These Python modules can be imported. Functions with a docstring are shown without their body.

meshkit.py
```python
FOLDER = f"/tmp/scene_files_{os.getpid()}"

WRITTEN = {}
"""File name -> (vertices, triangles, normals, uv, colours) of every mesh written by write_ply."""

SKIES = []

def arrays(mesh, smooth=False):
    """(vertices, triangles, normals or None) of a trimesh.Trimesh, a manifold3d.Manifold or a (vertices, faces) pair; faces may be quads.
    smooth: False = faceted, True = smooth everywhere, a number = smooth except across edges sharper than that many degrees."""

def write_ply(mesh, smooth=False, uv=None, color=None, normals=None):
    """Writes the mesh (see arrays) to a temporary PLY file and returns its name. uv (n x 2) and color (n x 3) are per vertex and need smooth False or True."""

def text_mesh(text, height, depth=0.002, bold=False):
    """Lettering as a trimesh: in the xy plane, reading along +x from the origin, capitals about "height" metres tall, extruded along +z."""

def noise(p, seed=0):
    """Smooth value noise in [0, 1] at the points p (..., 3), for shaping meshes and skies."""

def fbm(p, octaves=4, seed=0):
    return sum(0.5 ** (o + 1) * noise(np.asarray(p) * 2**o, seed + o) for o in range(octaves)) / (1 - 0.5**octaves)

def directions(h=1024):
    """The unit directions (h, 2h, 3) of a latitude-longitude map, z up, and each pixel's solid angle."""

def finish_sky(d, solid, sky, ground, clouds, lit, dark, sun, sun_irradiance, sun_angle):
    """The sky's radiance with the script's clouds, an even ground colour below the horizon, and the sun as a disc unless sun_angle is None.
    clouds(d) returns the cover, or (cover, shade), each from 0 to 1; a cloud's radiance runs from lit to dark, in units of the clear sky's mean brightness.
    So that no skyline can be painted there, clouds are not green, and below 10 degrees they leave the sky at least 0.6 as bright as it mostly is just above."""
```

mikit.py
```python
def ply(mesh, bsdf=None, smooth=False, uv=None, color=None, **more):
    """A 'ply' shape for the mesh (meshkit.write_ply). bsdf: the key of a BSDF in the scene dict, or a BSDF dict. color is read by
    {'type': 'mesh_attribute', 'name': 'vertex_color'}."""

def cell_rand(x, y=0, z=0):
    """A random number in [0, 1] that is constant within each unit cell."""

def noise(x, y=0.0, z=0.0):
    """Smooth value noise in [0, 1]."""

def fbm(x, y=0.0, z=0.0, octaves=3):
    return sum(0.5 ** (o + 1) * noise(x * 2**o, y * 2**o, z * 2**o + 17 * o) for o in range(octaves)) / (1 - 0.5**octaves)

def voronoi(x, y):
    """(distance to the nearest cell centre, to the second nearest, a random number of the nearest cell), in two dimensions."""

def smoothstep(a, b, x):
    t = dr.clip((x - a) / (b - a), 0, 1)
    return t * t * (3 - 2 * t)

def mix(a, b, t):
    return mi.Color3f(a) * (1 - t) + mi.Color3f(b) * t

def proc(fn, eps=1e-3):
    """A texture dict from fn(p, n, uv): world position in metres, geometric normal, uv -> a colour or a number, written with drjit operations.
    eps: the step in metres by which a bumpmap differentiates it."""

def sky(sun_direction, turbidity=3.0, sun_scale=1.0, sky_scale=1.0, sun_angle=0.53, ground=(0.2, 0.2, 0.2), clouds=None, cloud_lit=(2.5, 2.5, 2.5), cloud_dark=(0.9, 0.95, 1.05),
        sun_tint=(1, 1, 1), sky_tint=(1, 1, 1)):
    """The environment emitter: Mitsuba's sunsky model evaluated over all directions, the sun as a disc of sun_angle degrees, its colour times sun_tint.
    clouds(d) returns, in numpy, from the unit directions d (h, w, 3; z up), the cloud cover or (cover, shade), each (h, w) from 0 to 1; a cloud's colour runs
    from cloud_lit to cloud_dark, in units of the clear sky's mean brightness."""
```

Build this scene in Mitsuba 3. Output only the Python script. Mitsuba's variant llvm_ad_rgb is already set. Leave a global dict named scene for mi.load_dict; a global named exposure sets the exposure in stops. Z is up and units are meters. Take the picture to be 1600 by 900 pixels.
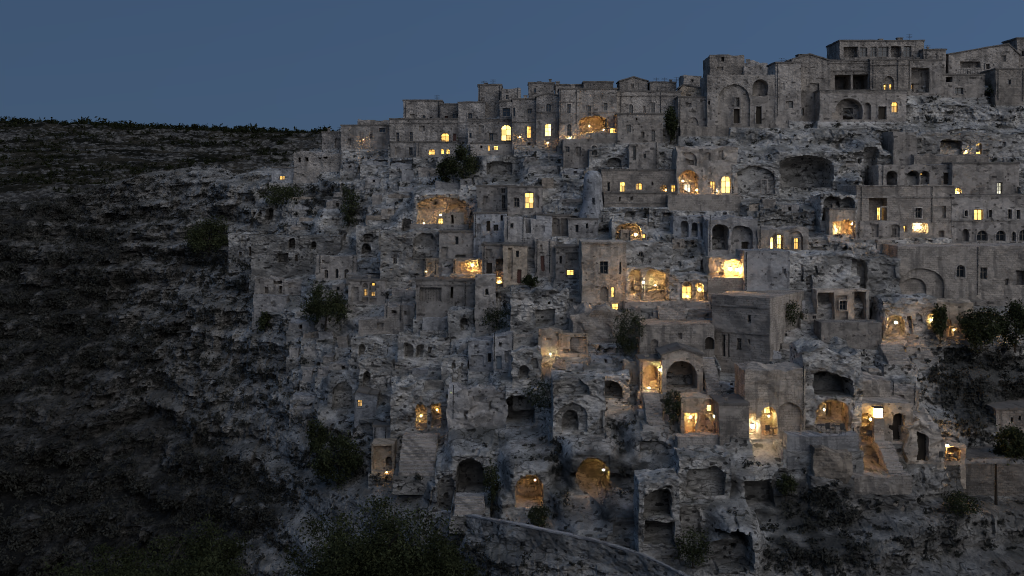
import math, random
import numpy as np, trimesh, manifold3d as m3
import mitsuba as mi, drjit as dr, mikit, meshkit
from scipy.ndimage import map_coordinates, gaussian_filter
from shapely.geometry import Polygon, box as shbox
from mikit import noise, fbm, smoothstep, mix, cell_rand, proc

random.seed(7); RNG = np.random.default_rng(7)
T = mi.ScalarTransform4f
scene, labels = {}, {}
# ------------------------------------------------------------------ camera, sky, exposure
F, EYE = 1716.0, 300.0
scene['camera'] = {'type': 'perspective', 'fov': math.degrees(2 * math.atan(800 / F)), 'fov_axis': 'x', 'near_clip': 0.5, 'far_clip': 6000.0,
                   'principal_point_offset_y': (450 - EYE) / 900.0, 'to_world': T().look_at(origin=[0, 0, 0], target=[0, 1, 0], up=[0, 0, 1])}
scene['sky'] = {**mikit.sky((0.62, -0.74, 0.42), turbidity=3.0, sun_scale=0.72, sky_scale=0.36, sun_angle=80, ground=(0.12, 0.11, 0.1), sun_tint=(.66, .81, 1.18), sky_tint=(.80, .96, 1.32),
                           clouds=lambda d: (0.8, 0.5 - 0.5 * (d[..., 0] * .64 - d[..., 1] * .77)), cloud_lit=(1.80, 3.36, 6.35), cloud_dark=(.70, 1.30, 2.45)),   # thin high haze, brighter towards the afterglow
                'sampling_weight': 70.0}
exposure = 1.2

# ------------------------------------------------------------------ names
def key_of(name):
    if name not in scene and name not in labels: return name
    k = 1
    while f'{name}_{k:03d}' in scene or f'{name}_{k:03d}' in labels: k += 1
    return f'{name}_{k:03d}'

def thing(name, label, cat, group=None):
    k = key_of(name); labels[k] = {'label': label, 'category': cat}
    if group: labels[k]['group'] = group
    return k

def part(name, mesh, mat, parent, smooth=False, uv=None, **kw):
    k = key_of(parent + '__' + name)
    scene[k] = mikit.ply(mesh, mat, smooth=smooth, uv=uv, **kw)
    return k

def struct(name, mesh, mat, kind='structure', label=None, smooth=False, uv=None):
    k = key_of(name); scene[k] = mikit.ply(mesh, mat, smooth=smooth, uv=uv)
    labels[k] = {'kind': kind, 'label': label or name.replace('_', ' ')}
    return k

# ------------------------------------------------------------------ materials
def C(r, g, b): return mi.Color3f(r, g, b)

def rock_color(p, n, uv):
    q = p + 0.5 * C3(noise(p.x * .8, p.y * .8, p.z * .8), 0.0, noise(p.x * .8 + 7, p.y * .8, p.z * .8))
    med = fbm(q.x * .9, q.y * .5, q.z * 1.3, 4)
    fine = fbm(q.x * 3.1, q.y * 3.1, q.z * 4.2, 2)
    vf = fbm(p.x * 6.3, p.y * 6.3, p.z * 8.1, 2)
    col = mix(C(.25, .233, .213), C(.64, .605, .56), smoothstep(.3, .68, .5 * med + .3 * fine + .2 * vf))
    lich = smoothstep(.50, .60, fbm(p.x * .35 + 3, p.y * .35, p.z * .5, 4) + .34 * (fine - .5) + .2 * (vf - .5))
    col = mix(col, C(.12, .115, .108), lich * .6)
    crack = dr.maximum(smoothstep(.05, .0, dr.abs(noise(q.x * .5, q.y * .5, q.z * 1.9) - .5)), smoothstep(.05, .0, dr.abs(noise(q.x * 1.4 + 5, q.y * 1.4, q.z * 1.1) - .5)) * .8) * smoothstep(.4, .6, noise(p.x * .4, p.y * .4, p.z * .6 + 9))
    col *= 1 - .72 * crack
    pits = smoothstep(.68, .76, .8 * noise(p.x * 2.2, p.y * 2.2, p.z * 2.6 + 31) + .2 * vf)
    col *= 1 - .75 * pits
    ledge = smoothstep(.55, .9, n.z) * smoothstep(.35, .6, fbm(p.x * .6, p.y * .6, p.z * .6 + 50, 2))
    col = mix(col, C(.14, .13, .10), ledge * .35)
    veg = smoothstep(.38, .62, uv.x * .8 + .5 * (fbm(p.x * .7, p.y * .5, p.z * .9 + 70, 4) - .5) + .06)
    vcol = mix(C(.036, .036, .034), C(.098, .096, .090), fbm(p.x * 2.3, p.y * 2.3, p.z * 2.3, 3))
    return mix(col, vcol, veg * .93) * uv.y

def C3(a, b, c): return mi.Vector3f(a, b, c)

def stone_color(p, n, uv):
    a = p.x + .83 * p.y
    big = fbm(a * .35, p.z * .45, 3.0, 3)
    fine = fbm(p.x * 2.4, p.y * 2.4, p.z * 2.8, 3)
    streak = fbm(a * 2.2, 5.0, p.z * .22, 3)
    vf = fbm(p.x * 6.1, p.y * 6.1, p.z * 6.7, 2)
    col = mix(C(.31, .288, .262), C(.53, .492, .442), smoothstep(.3, .7, .4 * big + .35 * fine + .25 * vf))
    col = mix(col, C(.15, .145, .14), smoothstep(.50, .66, streak + .3 * (vf - .5)) * .52)
    grime = smoothstep(.53, .62, fbm(p.x * .8 + 11, p.y * .8, p.z * .8, 4) + .28 * (vf - .5))
    col = mix(col, C(.12, .117, .112), grime * .42)
    patch = smoothstep(.57, .60, fbm(a * .55 + 21, 9.0, p.z * .6, 4))
    col = mix(col, C(.56, .53, .49), patch * .38)
    row = dr.floor(p.z / .27)
    cb = cell_rand(dr.floor(a / .52 + .5 * (row - 2 * dr.floor(row / 2))), row, 3)
    col *= .90 + .2 * cb
    hole = smoothstep(.79, .84, noise(p.x * 2.5, p.y * 2.5, p.z * 2.5 + 13))
    col *= 1 - .6 * hole
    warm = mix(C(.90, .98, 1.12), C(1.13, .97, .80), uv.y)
    return col * warm * uv.x

def masonry_color(p, n, uv):
    a = p.x + .83 * p.y + .06 * noise(p.x, p.y, p.z)
    z = p.z + .10 * noise(a * .35, 1.0, p.z * .3)
    row = dr.floor(z / .25); fz = z / .25 - row
    u = a / .44 + .5 * (row - 2 * dr.floor(row / 2)) + .3 * cell_rand(row, 5, 1); fu = u - dr.floor(u)
    cb = cell_rand(dr.floor(u), row, 2)
    joint = dr.maximum(smoothstep(.78, .95, fz), smoothstep(.88, .98, fu)) * smoothstep(.3, .6, noise(a * 1.1, 7.0, p.z * 1.4))
    vf = fbm(p.x * 6.1, p.y * 6.1, p.z * 6.7, 2)
    fine = fbm(p.x * 2.6, p.y * 2.6, p.z * 2.6, 3)
    col = mix(C(.27, .248, .222), C(.54, .495, .438), .42 * cb + .33 * fine + .25 * vf)
    col *= 1 - .5 * joint
    streak = fbm(a * 2.0, 15.0, p.z * .25, 3)
    col = mix(col, C(.14, .135, .128), smoothstep(.54, .74, streak) * .6)
    grime = smoothstep(.53, .62, fbm(p.x * .6 + 31, p.y * .6, p.z * .7, 4) + .28 * (vf - .5))
    col = mix(col, C(.115, .11, .104), grime * .45)
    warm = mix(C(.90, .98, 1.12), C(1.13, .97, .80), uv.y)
    return col * warm * uv.x

def hill_color(p, n, uv):
    med = fbm(p.x * .12, p.y * .12, p.z * .5, 4)
    fine = fbm(p.x * .7, p.y * .7, p.z * 1.3, 3)
    rockc = mix(C(.05, .048, .046), C(.17, .163, .152), smoothstep(.40, .72, fine))
    soil = mix(C(.015, .015, .012), C(.05, .044, .033), smoothstep(.35, .65, fbm(p.x * .09 + 5, p.y * .06, p.z * .2, 4)))
    soil *= .7 + .6 * fine
    strip = smoothstep(.57, .66, noise(p.x * .018, p.y * .018, p.z * .75))
    k = smoothstep(.46, .60, .60 * med + .40 * fine + .10 * strip - .10 + .22 * smoothstep(.93, .7, n.z))
    return mix(soil, rockc, k * .9) * .8

def leaf_color(p, n, uv):
    return mix(C(.018, .023, .012), C(.056, .062, .030), fbm(p.x * 1.3, p.y * 1.3, p.z * 1.3, 3)) * uv.x

def scrub_color(p, n, uv):
    return mix(C(.024, .025, .022), C(.072, .070, .060), fbm(p.x * .5, p.y * .5, p.z * .5, 3))

def tile_color(p, n, uv):
    return mix(C(.11, .098, .088), C(.235, .21, .185), fbm(p.x * 1.1, p.y * 1.1, p.z * 1.1, 4)) * (.6 + .4 * smoothstep(.1, .3, noise(p.x * 3, p.y * .3, 0.0)))

def wood_color(p, n, uv):
    return mix(C(.035, .03, .026), C(.085, .07, .055), fbm((p.x + p.y) * 9, 1.0, p.z * 1.2, 2)) * uv.x

def bumpy(tex, scale): return scale
def diffuse(fn): return {'type': 'twosided', 'bsdf': {'type': 'diffuse', 'reflectance': proc(fn)}}
def bump_h(p, n, uv): return fbm(p.x * 3.3, p.y * 3.3, p.z * 4.5, 3)
def bumped(fn, sc): return {'type': 'twosided', 'bsdf': {'type': 'bumpmap', 'arbitrary': proc(bump_h, eps=.02), 'scale': sc, 'nested': {'type': 'diffuse', 'reflectance': proc(fn)}}}
scene['rock_mat'] = bumped(rock_color, .28)
scene['stone_mat'] = bumped(stone_color, .14)
scene['masonry_mat'] = bumped(masonry_color, .14)
scene['hill_mat'] = diffuse(hill_color)
scene['leaf_mat'] = diffuse(leaf_color)
scene['scrub_mat'] = diffuse(scrub_color)
scene['roof_mat'] = diffuse(tile_color)
scene['wood_mat'] = diffuse(wood_color)
def flat(k, c, rough=.6, **kw): scene[k] = {'type': 'twosided', 'bsdf': {'type': 'principled', 'base_color': {'type': 'rgb', 'value': c}, 'roughness': rough, **kw}}
flat('frame_mat', [.20, .17, .14]); flat('iron_mat', [.03, .03, .03], .5); flat('white_mat', [.62, .60, .56], .5)
flat('red_door_mat', [.13, .055, .04]); flat('furniture_mat', [.05, .045, .04]); flat('blue_paint_mat', [.20, .24, .28])
flat('glass_mat', [.025, .03, .036], .12, specular=.6)
flat('lit_mat', [.5, .45, .35])

# ------------------------------------------------------------------ 2-D noise for shaping (table look-up)
TAB = RNG.random((256, 256))
def vn(x, y, s=0):
    x = np.asarray(x, float) + 37.7 * s; y = np.asarray(y, float) + 91.3 * s
    xi, yi = np.floor(x).astype(int), np.floor(y).astype(int); fx, fy = x - xi, y - yi
    fx = fx * fx * (3 - 2 * fx); fy = fy * fy * (3 - 2 * fy); x0, x1, y0, y1 = xi & 255, (xi + 1) & 255, yi & 255, (yi + 1) & 255
    return (TAB[x0, y0] * (1 - fx) + TAB[x1, y0] * fx) * (1 - fy) + (TAB[x0, y1] * (1 - fx) + TAB[x1, y1] * fx) * fy
def fb(x, y, o=4, s=0): return sum(.5 ** (k + 1) * vn(x * 2 ** k, y * 2 ** k, s + k) for k in range(o)) / (1 - .5 ** o)
def ss(a, b, x):
    t = np.clip((np.asarray(x, float) - a) / (b - a), 0, 1); return t * t * (3 - 2 * t)

# ------------------------------------------------------------------ the hill: distance of its face, by direction
DX = [0, 150, 300, 400, 500, 600, 700, 800, 1000, 1200, 1400, 1600, 1800]
DT = np.array([
    [274, 264, 254, 238, 222, 212, 200, 192, 184, 180, 180, 180, 180],
    [260, 250, 240, 225, 210, 200, 188, 180, 172, 168, 168, 168, 168],
    [245, 235, 225, 212, 198, 186, 176, 168, 160, 157, 157, 158, 158],
    [232, 225, 212, 198, 184, 172, 162, 154, 148, 146, 147, 148, 148],
    [220, 212, 198, 185, 170, 158, 150, 143, 137, 136, 137, 138, 138],
    [205, 198, 184, 172, 158, 148, 140, 134, 128, 126, 128, 130, 130],
    [190, 184, 174, 164, 150, 140, 131, 125, 119, 117, 118, 124, 124],
    [178, 174, 168, 158, 143, 132, 122, 115, 110, 108, 110, 118, 120],
    [168, 166, 160, 150, 135, 121, 111, 106, 103, 101, 102, 110, 114],
    [160, 158, 150, 140, 125, 110, 102, 98, 95, 93, 94, 102, 106],
    [152, 150, 142, 132, 117, 102, 95, 92, 89, 87, 88, 96, 100]], float)
DT[:, :6] = DT[:, 6:7] + .6 * (DT[:, :6] - DT[:, 6:7])
def D(px, py):
    i = np.clip(np.asarray(py, float) / 100.0, 0, 10); j = np.interp(np.asarray(px, float), DX, np.arange(len(DX)))
    return map_coordinates(DT, [np.broadcast_to(i, np.broadcast(i, j).shape).ravel(), np.broadcast_to(j, np.broadcast(i, j).shape).ravel()], order=1).reshape(np.broadcast(i, j).shape)
def D1(px, py): return float(D(np.array([px]), np.array([py]))[0])
def XZ(px, py, Y): return (px - 800) * Y / F, (EYE - py) * Y / F

# ------------------------------------------------------------------ meshes
def box(x0, x1, y0, y1, z0, z1):
    m = trimesh.creation.box([x1 - x0, y1 - y0, z1 - z0]); m.apply_translation([(x0 + x1) / 2, (y0 + y1) / 2, (z0 + z1) / 2]); return m
def cat(ms): return trimesh.util.concatenate(ms)
def rod(a, b, r0, r1=None, n=7):
    a, b = np.array(a, float), np.array(b, float); r1 = r0 if r1 is None else r1
    z = (b - a) / np.linalg.norm(b - a); x = np.cross(z, [0.3, .9, .2]); x /= np.linalg.norm(x); y = np.cross(z, x)
    t = np.arange(n) / n * 2 * np.pi; ring = np.cos(t)[:, None] * x + np.sin(t)[:, None] * y
    v = np.vstack([a + ring * r0, b + ring * r1, [a], [b]]); i = np.arange(n); j = (i + 1) % n
    f = np.vstack([np.c_[i, j, j + n], np.c_[i, j + n, i + n], np.c_[j, i, i * 0 + 2 * n], np.c_[i + n, j + n, i * 0 + 2 * n + 1]])
    return trimesh.Trimesh(v, f, process=False)
def ball(c, r, sub=1):
    m = trimesh.creation.icosphere(subdivisions=sub, radius=1.0); m.apply_scale(r); m.apply_translation(c); return m
def rough(v, amp, s=0):
    """weathered: pushes every point by smooth noise"""
    d = np.stack([meshkit.fbm(v / 1.7 + 13 * k + s, 2) - .5 + .45 * (meshkit.noise(v / .55 + 7 * k + s) - .5) for k in range(3)], 1)
    return v + d * amp * 2
def hewn(v, amp):
    """jointed natural rock: blocks that stand proud or sunk, bulges and ledges"""
    wx, wz = v[:, 0] + v[:, 1] * .6 + .8 * (meshkit.noise(v * .7) - .5), v[:, 2] + .6 * (meshkit.noise(v * .6 + 9) - .5); o = 0
    for bw, bh, am in ((2.3, 1.3, .26), (.95, .55, .15)):
        r = np.floor(wz / bh); q = np.floor(wx / bw + TAB[(r.astype(int) * 7) & 255, 9]); o = o + (TAB[r.astype(int) & 255, (q.astype(int) * 3) & 255] - .5) * am
    o = o + (meshkit.fbm(v / 2.4 + 3, 3) - .5) * 1.0 + np.abs(meshkit.fbm(v / .9, 2) - .5) * .5
    v = v.copy(); v[:, 1] -= o * amp; v[:, 2] += (meshkit.noise(v / 1.1 + 40) - .5) * .35 * amp; return v
def outline(kind, x0, x1, z0, z1):
    w, h = x1 - x0, z1 - z0
    if kind == 'r': return [(x0, z0), (x1, z0), (x1, z1), (x0, z1)]
    if kind == 'a':
        r = min(w / 2, h * .55); pts = [(x0, z0), (x1, z0)]
        return pts + [((x0 + x1) / 2 + w / 2 * math.cos(t), z1 - r + r * math.sin(t)) for t in np.linspace(0, math.pi, 11)]
    if kind == 's':
        r = h * .28; pts = [(x0, z0), (x1, z0)]
        return pts + [((x0 + x1) / 2 + w / 2 * math.cos(t), z1 - r + r * math.sin(t)) for t in np.linspace(0, math.pi, 11)]
    if kind == 'c':
        return [((x0 + x1) / 2 + w / 2 * math.cos(t), (z0 + z1) / 2 + h / 2 * math.sin(t)) for t in np.linspace(0, 2 * math.pi, 17)[:-1]]
def prism(poly, y0, y1):
    cs = m3.CrossSection([np.array(poly, float)])
    m = m3.Manifold.extrude(cs, y1 - y0)
    return m.transform(np.array([[1, 0, 0, 0], [0, 0, -1, y1], [0, 1, 0, 0]], float))
def mtm(m):
    mm = m.to_mesh(); return np.array(mm.vert_properties[:, :3], float), np.array(mm.tri_verts)

# lit panes: three warmths
EM = {'L': (.98, .58, .125), 'M': (.64, .34, .065), 'S': (1.35, .90, .26), 'B': (.62, .60, .44), 'D': (.22, .12, .03)}
HOUSE_AT = {}; RECTS = []
CARVE = []      # (x0, x1, z0, z1, y front)
LAMPS = []

def window(t, kind, lit, x0, x1, z0, z1, yb, R, bars=True):
    """frame + pane at the bottom of a recess; R puts local (x, y, z) into the world"""
    w, h = x1 - x0, z1 - z0
    fw = min(.09, w * .12); ms = [box(x0, x0 + fw, yb - .08, yb, z0, z1), box(x1 - fw, x1, yb - .08, yb, z0, z1), box(x0, x1, yb - .082, yb + .002, z0, z0 + fw), box(x0, x1, yb - .082, yb + .002, z1 - fw, z1)]
    if bars:
        xm = (x0 + x1) / 2; ms.append(box(xm - .035, xm + .035, yb - .075, yb - .003, z0 + fw, z1 - fw))
        for q in ([.62] if h < 1.7 else [.36, .70]): ms.append(box(x0 + fw, x1 - fw, yb - .07, yb - .006, z0 + h * q - .03, z0 + h * q + .03))
    f = cat(ms); f.vertices = R(f.vertices)
    k = part('window', f, 'frame_mat', t)
    op = Polygon(outline(kind, x0 + .01, x1 - .01, z0, z1))
    if not lit:
        o = np.array(op.exterior.coords)[:-1]; o = o if op.exterior.is_ccw else o[::-1]
        v, fc = mtm(prism(o, yb + .01, yb + .03)); part('pane', (R(v), fc), 'glass_mat', k); return
    xs = [x0, (x0 + x1) / 2, x1] if bars else [x0, x1]; zs = [z0] + [z0 + h * q for q in ([.62] if h < 1.7 else [.36, .70])] + [z1]
    for a in range(len(xs) - 1):          # each glazed light shows another bit of the room: lampshade, curtain, wall
        for b in range(len(zs) - 1):
            c = op.intersection(shbox(xs[a], zs[b], xs[a + 1], zs[b + 1]))
            if c.area < .01: continue
            o = np.array(c.exterior.coords)[:-1]; o = o if c.exterior.is_ccw else o[::-1]; v, fc = mtm(prism(o, yb + .01, yb + .03))
            g = RNG.choice([.4, .7, 1., 1.3, 1.7]) * (1.15 if b == len(zs) - 2 else .9)
            part('pane', (R(v), fc), 'lit_mat', k, emitter={'type': 'area', 'radiance': {'type': 'rgb', 'value': [float(q * g) for q in EM[lit]]}, 'sampling_weight': 0.0})

def house(name, rect, label, ops=(), cat_='house', tone=1., warm=.5, mat='stone_mat', dy=0., depth=5., roof=True, ruin=0., yaw=0., turn=None, amp=.10, group=None, gable=False, extras=(), lip=()):
    """a block of walls with its openings sunk into it. rect and openings in photograph pixels, taken to metres at the block's own distance."""
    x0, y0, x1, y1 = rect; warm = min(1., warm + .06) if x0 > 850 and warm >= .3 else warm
    Y = D1((x0 + x1) / 2, y1) + dy - .6
    X0, Z1 = XZ(x0, y0, Y); X1, Z0 = XZ(x1, y1, Y)
    t = thing(name, label, cat_, group)
    RECTS.append((x0, y0, x1, y1))
    if name != 'wall_stub': HOUSE_AT[t] = ((x0 + x1) / 2, (y0 + y1) / 2, label)
    rocky = name in ('cave_house', 'rock_house')
    if rocky and mat == 'stone_mat': mat = 'rock_mat'
    w, h = X1 - X0, Z1 - Z0; c, s = math.cos(yaw), math.sin(yaw)
    W = w / max(c, .3)
    def R(v):
        v = np.asarray(v, float); return np.c_[X0 + v[:, 0] * c - v[:, 1] * s, Y + v[:, 0] * s + v[:, 1] * c, Z0 + v[:, 2]]
    base = 2.4 if name != 'wall_stub' else .7
    if gable: m = prism([(0, -base), (W, -base), (W, h), (W * gable if gable is not True else W / 2, h + min(1.6, W * .16)), (0, h)], 0, depth)
    else: m = m3.Manifold.cube((W, depth, h + base)).translate((0, 0, -base))
    wins = []
    for op in ops:
        k, a0, b0, a1, b1 = op[:5]
        lx0, lx1 = (a0 - x0) / (x1 - x0) * W, (a1 - x0) / (x1 - x0) * W; lz0, lz1 = (y1 - b1) / (y1 - y0) * h, (y1 - b0) / (y1 - y0) * h
        shape = {'w': 'r', 'd': 'r', 'o': 'r', 'n': 'r'}.get(k[0], 'a')
        if k[0] == 'G': shape = 's'
        dp = {'w': .42, 'd': .5, 'o': 3.2, 'n': .35}[{'G': 'o'}.get(k[0], k[0].lower())]
        if len(op) > 5 and op[5]: dp = op[5]
        dp = min(dp, depth - .4)
        o = np.array(outline(shape, lx0, lx1, lz0, lz1)); o = o if Polygon(o).exterior.is_ccw else o[::-1]
        m = m - prism(o, -.5, dp)
        if k[0] in 'wW': wins.append(('w', shape, k[1:], lx0, lx1, lz0, lz1, dp))
        if k[0] in 'dD': wins.append(('d', shape, k[1:], lx0, lx1, lz0, lz1, dp))
        if len(k) > 1 and 's' in k or k[0] in 'W' or (k[0] == 'w' and lx1 - lx0 > .45 and (a0 * 7 + b0 * 3) % 10 < 5): wins.append(('s', shape, '', lx0, lx1, lz0, lz1, dp))
    m = m.refine_to_length((.5 if W * h < 120 else .62) if not rocky else (.32 if W * h < 90 else .4))
    v, f = mtm(m)
    if ruin:
        zl = h * .45; e = (vn(v[:, 0] * .55 + X0, v[:, 1] * .5 + Z0, 3) * .65 + vn(v[:, 0] * 1.9 + X0, v[:, 1] * 1.7, 5) * .35) * ruin
        v[:, 2] -= e * np.clip((v[:, 2] - zl) / (h - zl), 0, 1)
    ins = np.exp(-np.clip(v[:, 1] - .2, 0, 9) / .5)[:, None]; u = R(v); v2 = rough(u, amp * (1 + (ruin if not rocky else 0) * .6))
    if rocky: v2 = hewn(v2, .5 + amp)
    v = u + (v2 - u) * np.where(v[:, 1:2] > depth - .1, 1, .25 + .75 * ins)
    part('wall', (v, f), mat, t, uv=np.tile([.06, tone] if mat == 'rock_mat' else [tone, warm], (len(v), 1)))
    if roof and not ruin and not gable:
        r = m3.Manifold.cube((W + .24, depth + .2, .22)).translate((-.12, -.12, h - .06)).refine_to_length(.7); v, f = mtm(r)
        part('roof', (rough(R(v), amp * .7, 3), f), 'roof_mat', t)
    if gable:
        g = W * gable if gable is not True else W / 2; p = min(1.6, W * .16); o = .18
        r = prism([(-o, h + .02), (g, h + p + .02), (W + o, h + .02), (W + o, h + .2), (g, h + p + .22), (-o, h + .2)], -.15, depth).refine_to_length(.7); v, f = mtm(r)
        part('roof', (rough(R(v), amp * .5, 3), f), 'roof_mat', t)
    for kind, shape, lit, a0, a1, b0, b1, dp in wins:
        if kind == 'w': window(t, shape, next((q for q in lit if q in EM), None), a0, a1, b0, b1, dp - .06, R, bars=(a1 - a0) > .5)
        if kind == 'd':
            o = np.array(outline(shape, a0 + .01, a1 - .01, b0, b1)); o = o if Polygon(o).exterior.is_ccw else o[::-1]
            v, f = mtm(prism(o, dp - .12, dp - .02)); dk = part('door', (R(v), f), 'red_door_mat' if 'r' in lit else 'blue_paint_mat' if 'b' in lit else 'wood_mat', t, uv=np.tile([1.3 if 'p' in lit else 1., 0.], (len(v), 1)))
        if kind == 's':
            g = .13; o1 = np.array(outline(shape, a0 - g, a1 + g, b0 - (.1 if b0 > .3 else 0), b1 + g)); o2 = np.array(outline(shape, a0 + .0, a1 - .0, b0 - (0 if b0 > .3 else .2), b1))
            o1 = o1 if Polygon(o1).exterior.is_ccw else o1[::-1]; o2 = o2 if Polygon(o2).exterior.is_ccw else o2[::-1]
            v, f = mtm(prism(o1, -.09, .12) - prism(o2, -.3, .5)); part('surround', (R(v), f), 'stone_mat', t, uv=np.tile([tone * 1.15, warm], (len(v), 1)))
    hr = np.random.default_rng(abs(int(x0 * 31 + y0 * 7)) + 5); extras = list(extras)
    if roof and not ruin and cat_ == 'house' and y1 - y0 > 15:
        if hr.random() < .85: q = hr.uniform(x0 + 4, x1 - 4); extras.append(('chimney', q, y0 - hr.uniform(3, 7), y0 + 2, hr.uniform(1.2, 3)))
        if hr.random() < .5: q = hr.uniform(x0 + 4, x1 - 4); extras.append(('aerial', q, y0 - hr.uniform(7, 12), y0 + 1))
    if name in ('stone_house', 'masonry_house', 'terrace_house', 'arcade_house') and y1 - y0 > 22 and hr.random() < .6:
        for q in (x0 + hr.uniform(.03, .1) * (x1 - x0), x0 + hr.uniform(.45, .97) * (x1 - x0)):
            if any(op[1] - 2 < q < op[3] + 2 for op in ops): continue
            lx = (q - x0) / (x1 - x0) * W; b = rod((lx, -.12, h * hr.uniform(.0, .3)), (lx + .05, -.12, h - .1), .05); b.vertices = R(b.vertices); part('drainpipe', b, 'iron_mat', t)
    for e in extras:     # ('chimney', x, top, bottom, half width px) ('cornice', y) ('railing', x0, x1, y top, y bottom) ('aerial', x, top, bottom)
        if e[0] == 'chimney':
            xc, zt, zb = (e[1] - x0) / (x1 - x0) * W, (y1 - e[2]) / (y1 - y0) * h, (y1 - e[3]) / (y1 - y0) * h; hw = e[4] / (x1 - x0) * W
            b = cat([box(xc - hw, xc + hw, 1.2, 1.2 + 2 * hw, zb - .3, zt), box(xc - hw - .07, xc + hw + .07, 1.13, 1.27 + 2 * hw, zt, zt + .12)]); b.vertices = R(b.vertices)
            part('chimney', b, 'stone_mat', t, uv=np.tile([tone * .8, warm], (len(b.vertices), 1)))
        if e[0] == 'cornice':
            z = (y1 - e[1]) / (y1 - y0) * h; b = m3.Manifold.cube((W + .1, .3, .16)).translate((-.05, -.14, z)).refine_to_length(.6); v, f = mtm(b)
            part('cornice', (rough(R(v), amp * .4, 3), f), 'stone_mat', t, uv=np.tile([tone * .8, warm], (len(v), 1)))
        if e[0] == 'railing':
            a, b_, zt, zb = [(q - x0) / (x1 - x0) * W for q in e[1:3]] + [(y1 - q) / (y1 - y0) * h for q in e[3:5]]
            ms = [box(a, b_, .10, .15, zt - .05, zt), box(a, b_, .11, .14, zb + .08, zb + .11)] + [box(q - .018, q + .018, .11, .14, zb, zt) for q in np.arange(a, b_ + .01, .35)]
            b = cat(ms); b.vertices = R(b.vertices); part('railing', b, 'iron_mat', t)
        if e[0] == 'aerial':
            xc, zt, zb = (e[1] - x0) / (x1 - x0) * W, (y1 - e[2]) / (y1 - y0) * h, (y1 - e[3]) / (y1 - y0) * h
            b = cat([rod((xc, 2, zb), (xc, 2, zt), .035)] + [rod((xc - .45, 2, zt - q), (xc + .45, 2, zt - q), .02) for q in (.1, .35, .6)]); b.vertices = R(b.vertices); part('aerial', b, 'iron_mat', t)
    CARVE.append((X0, X0 + W * c, Z0, Z1, Y, abs(yaw) > .05))
    return t

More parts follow.
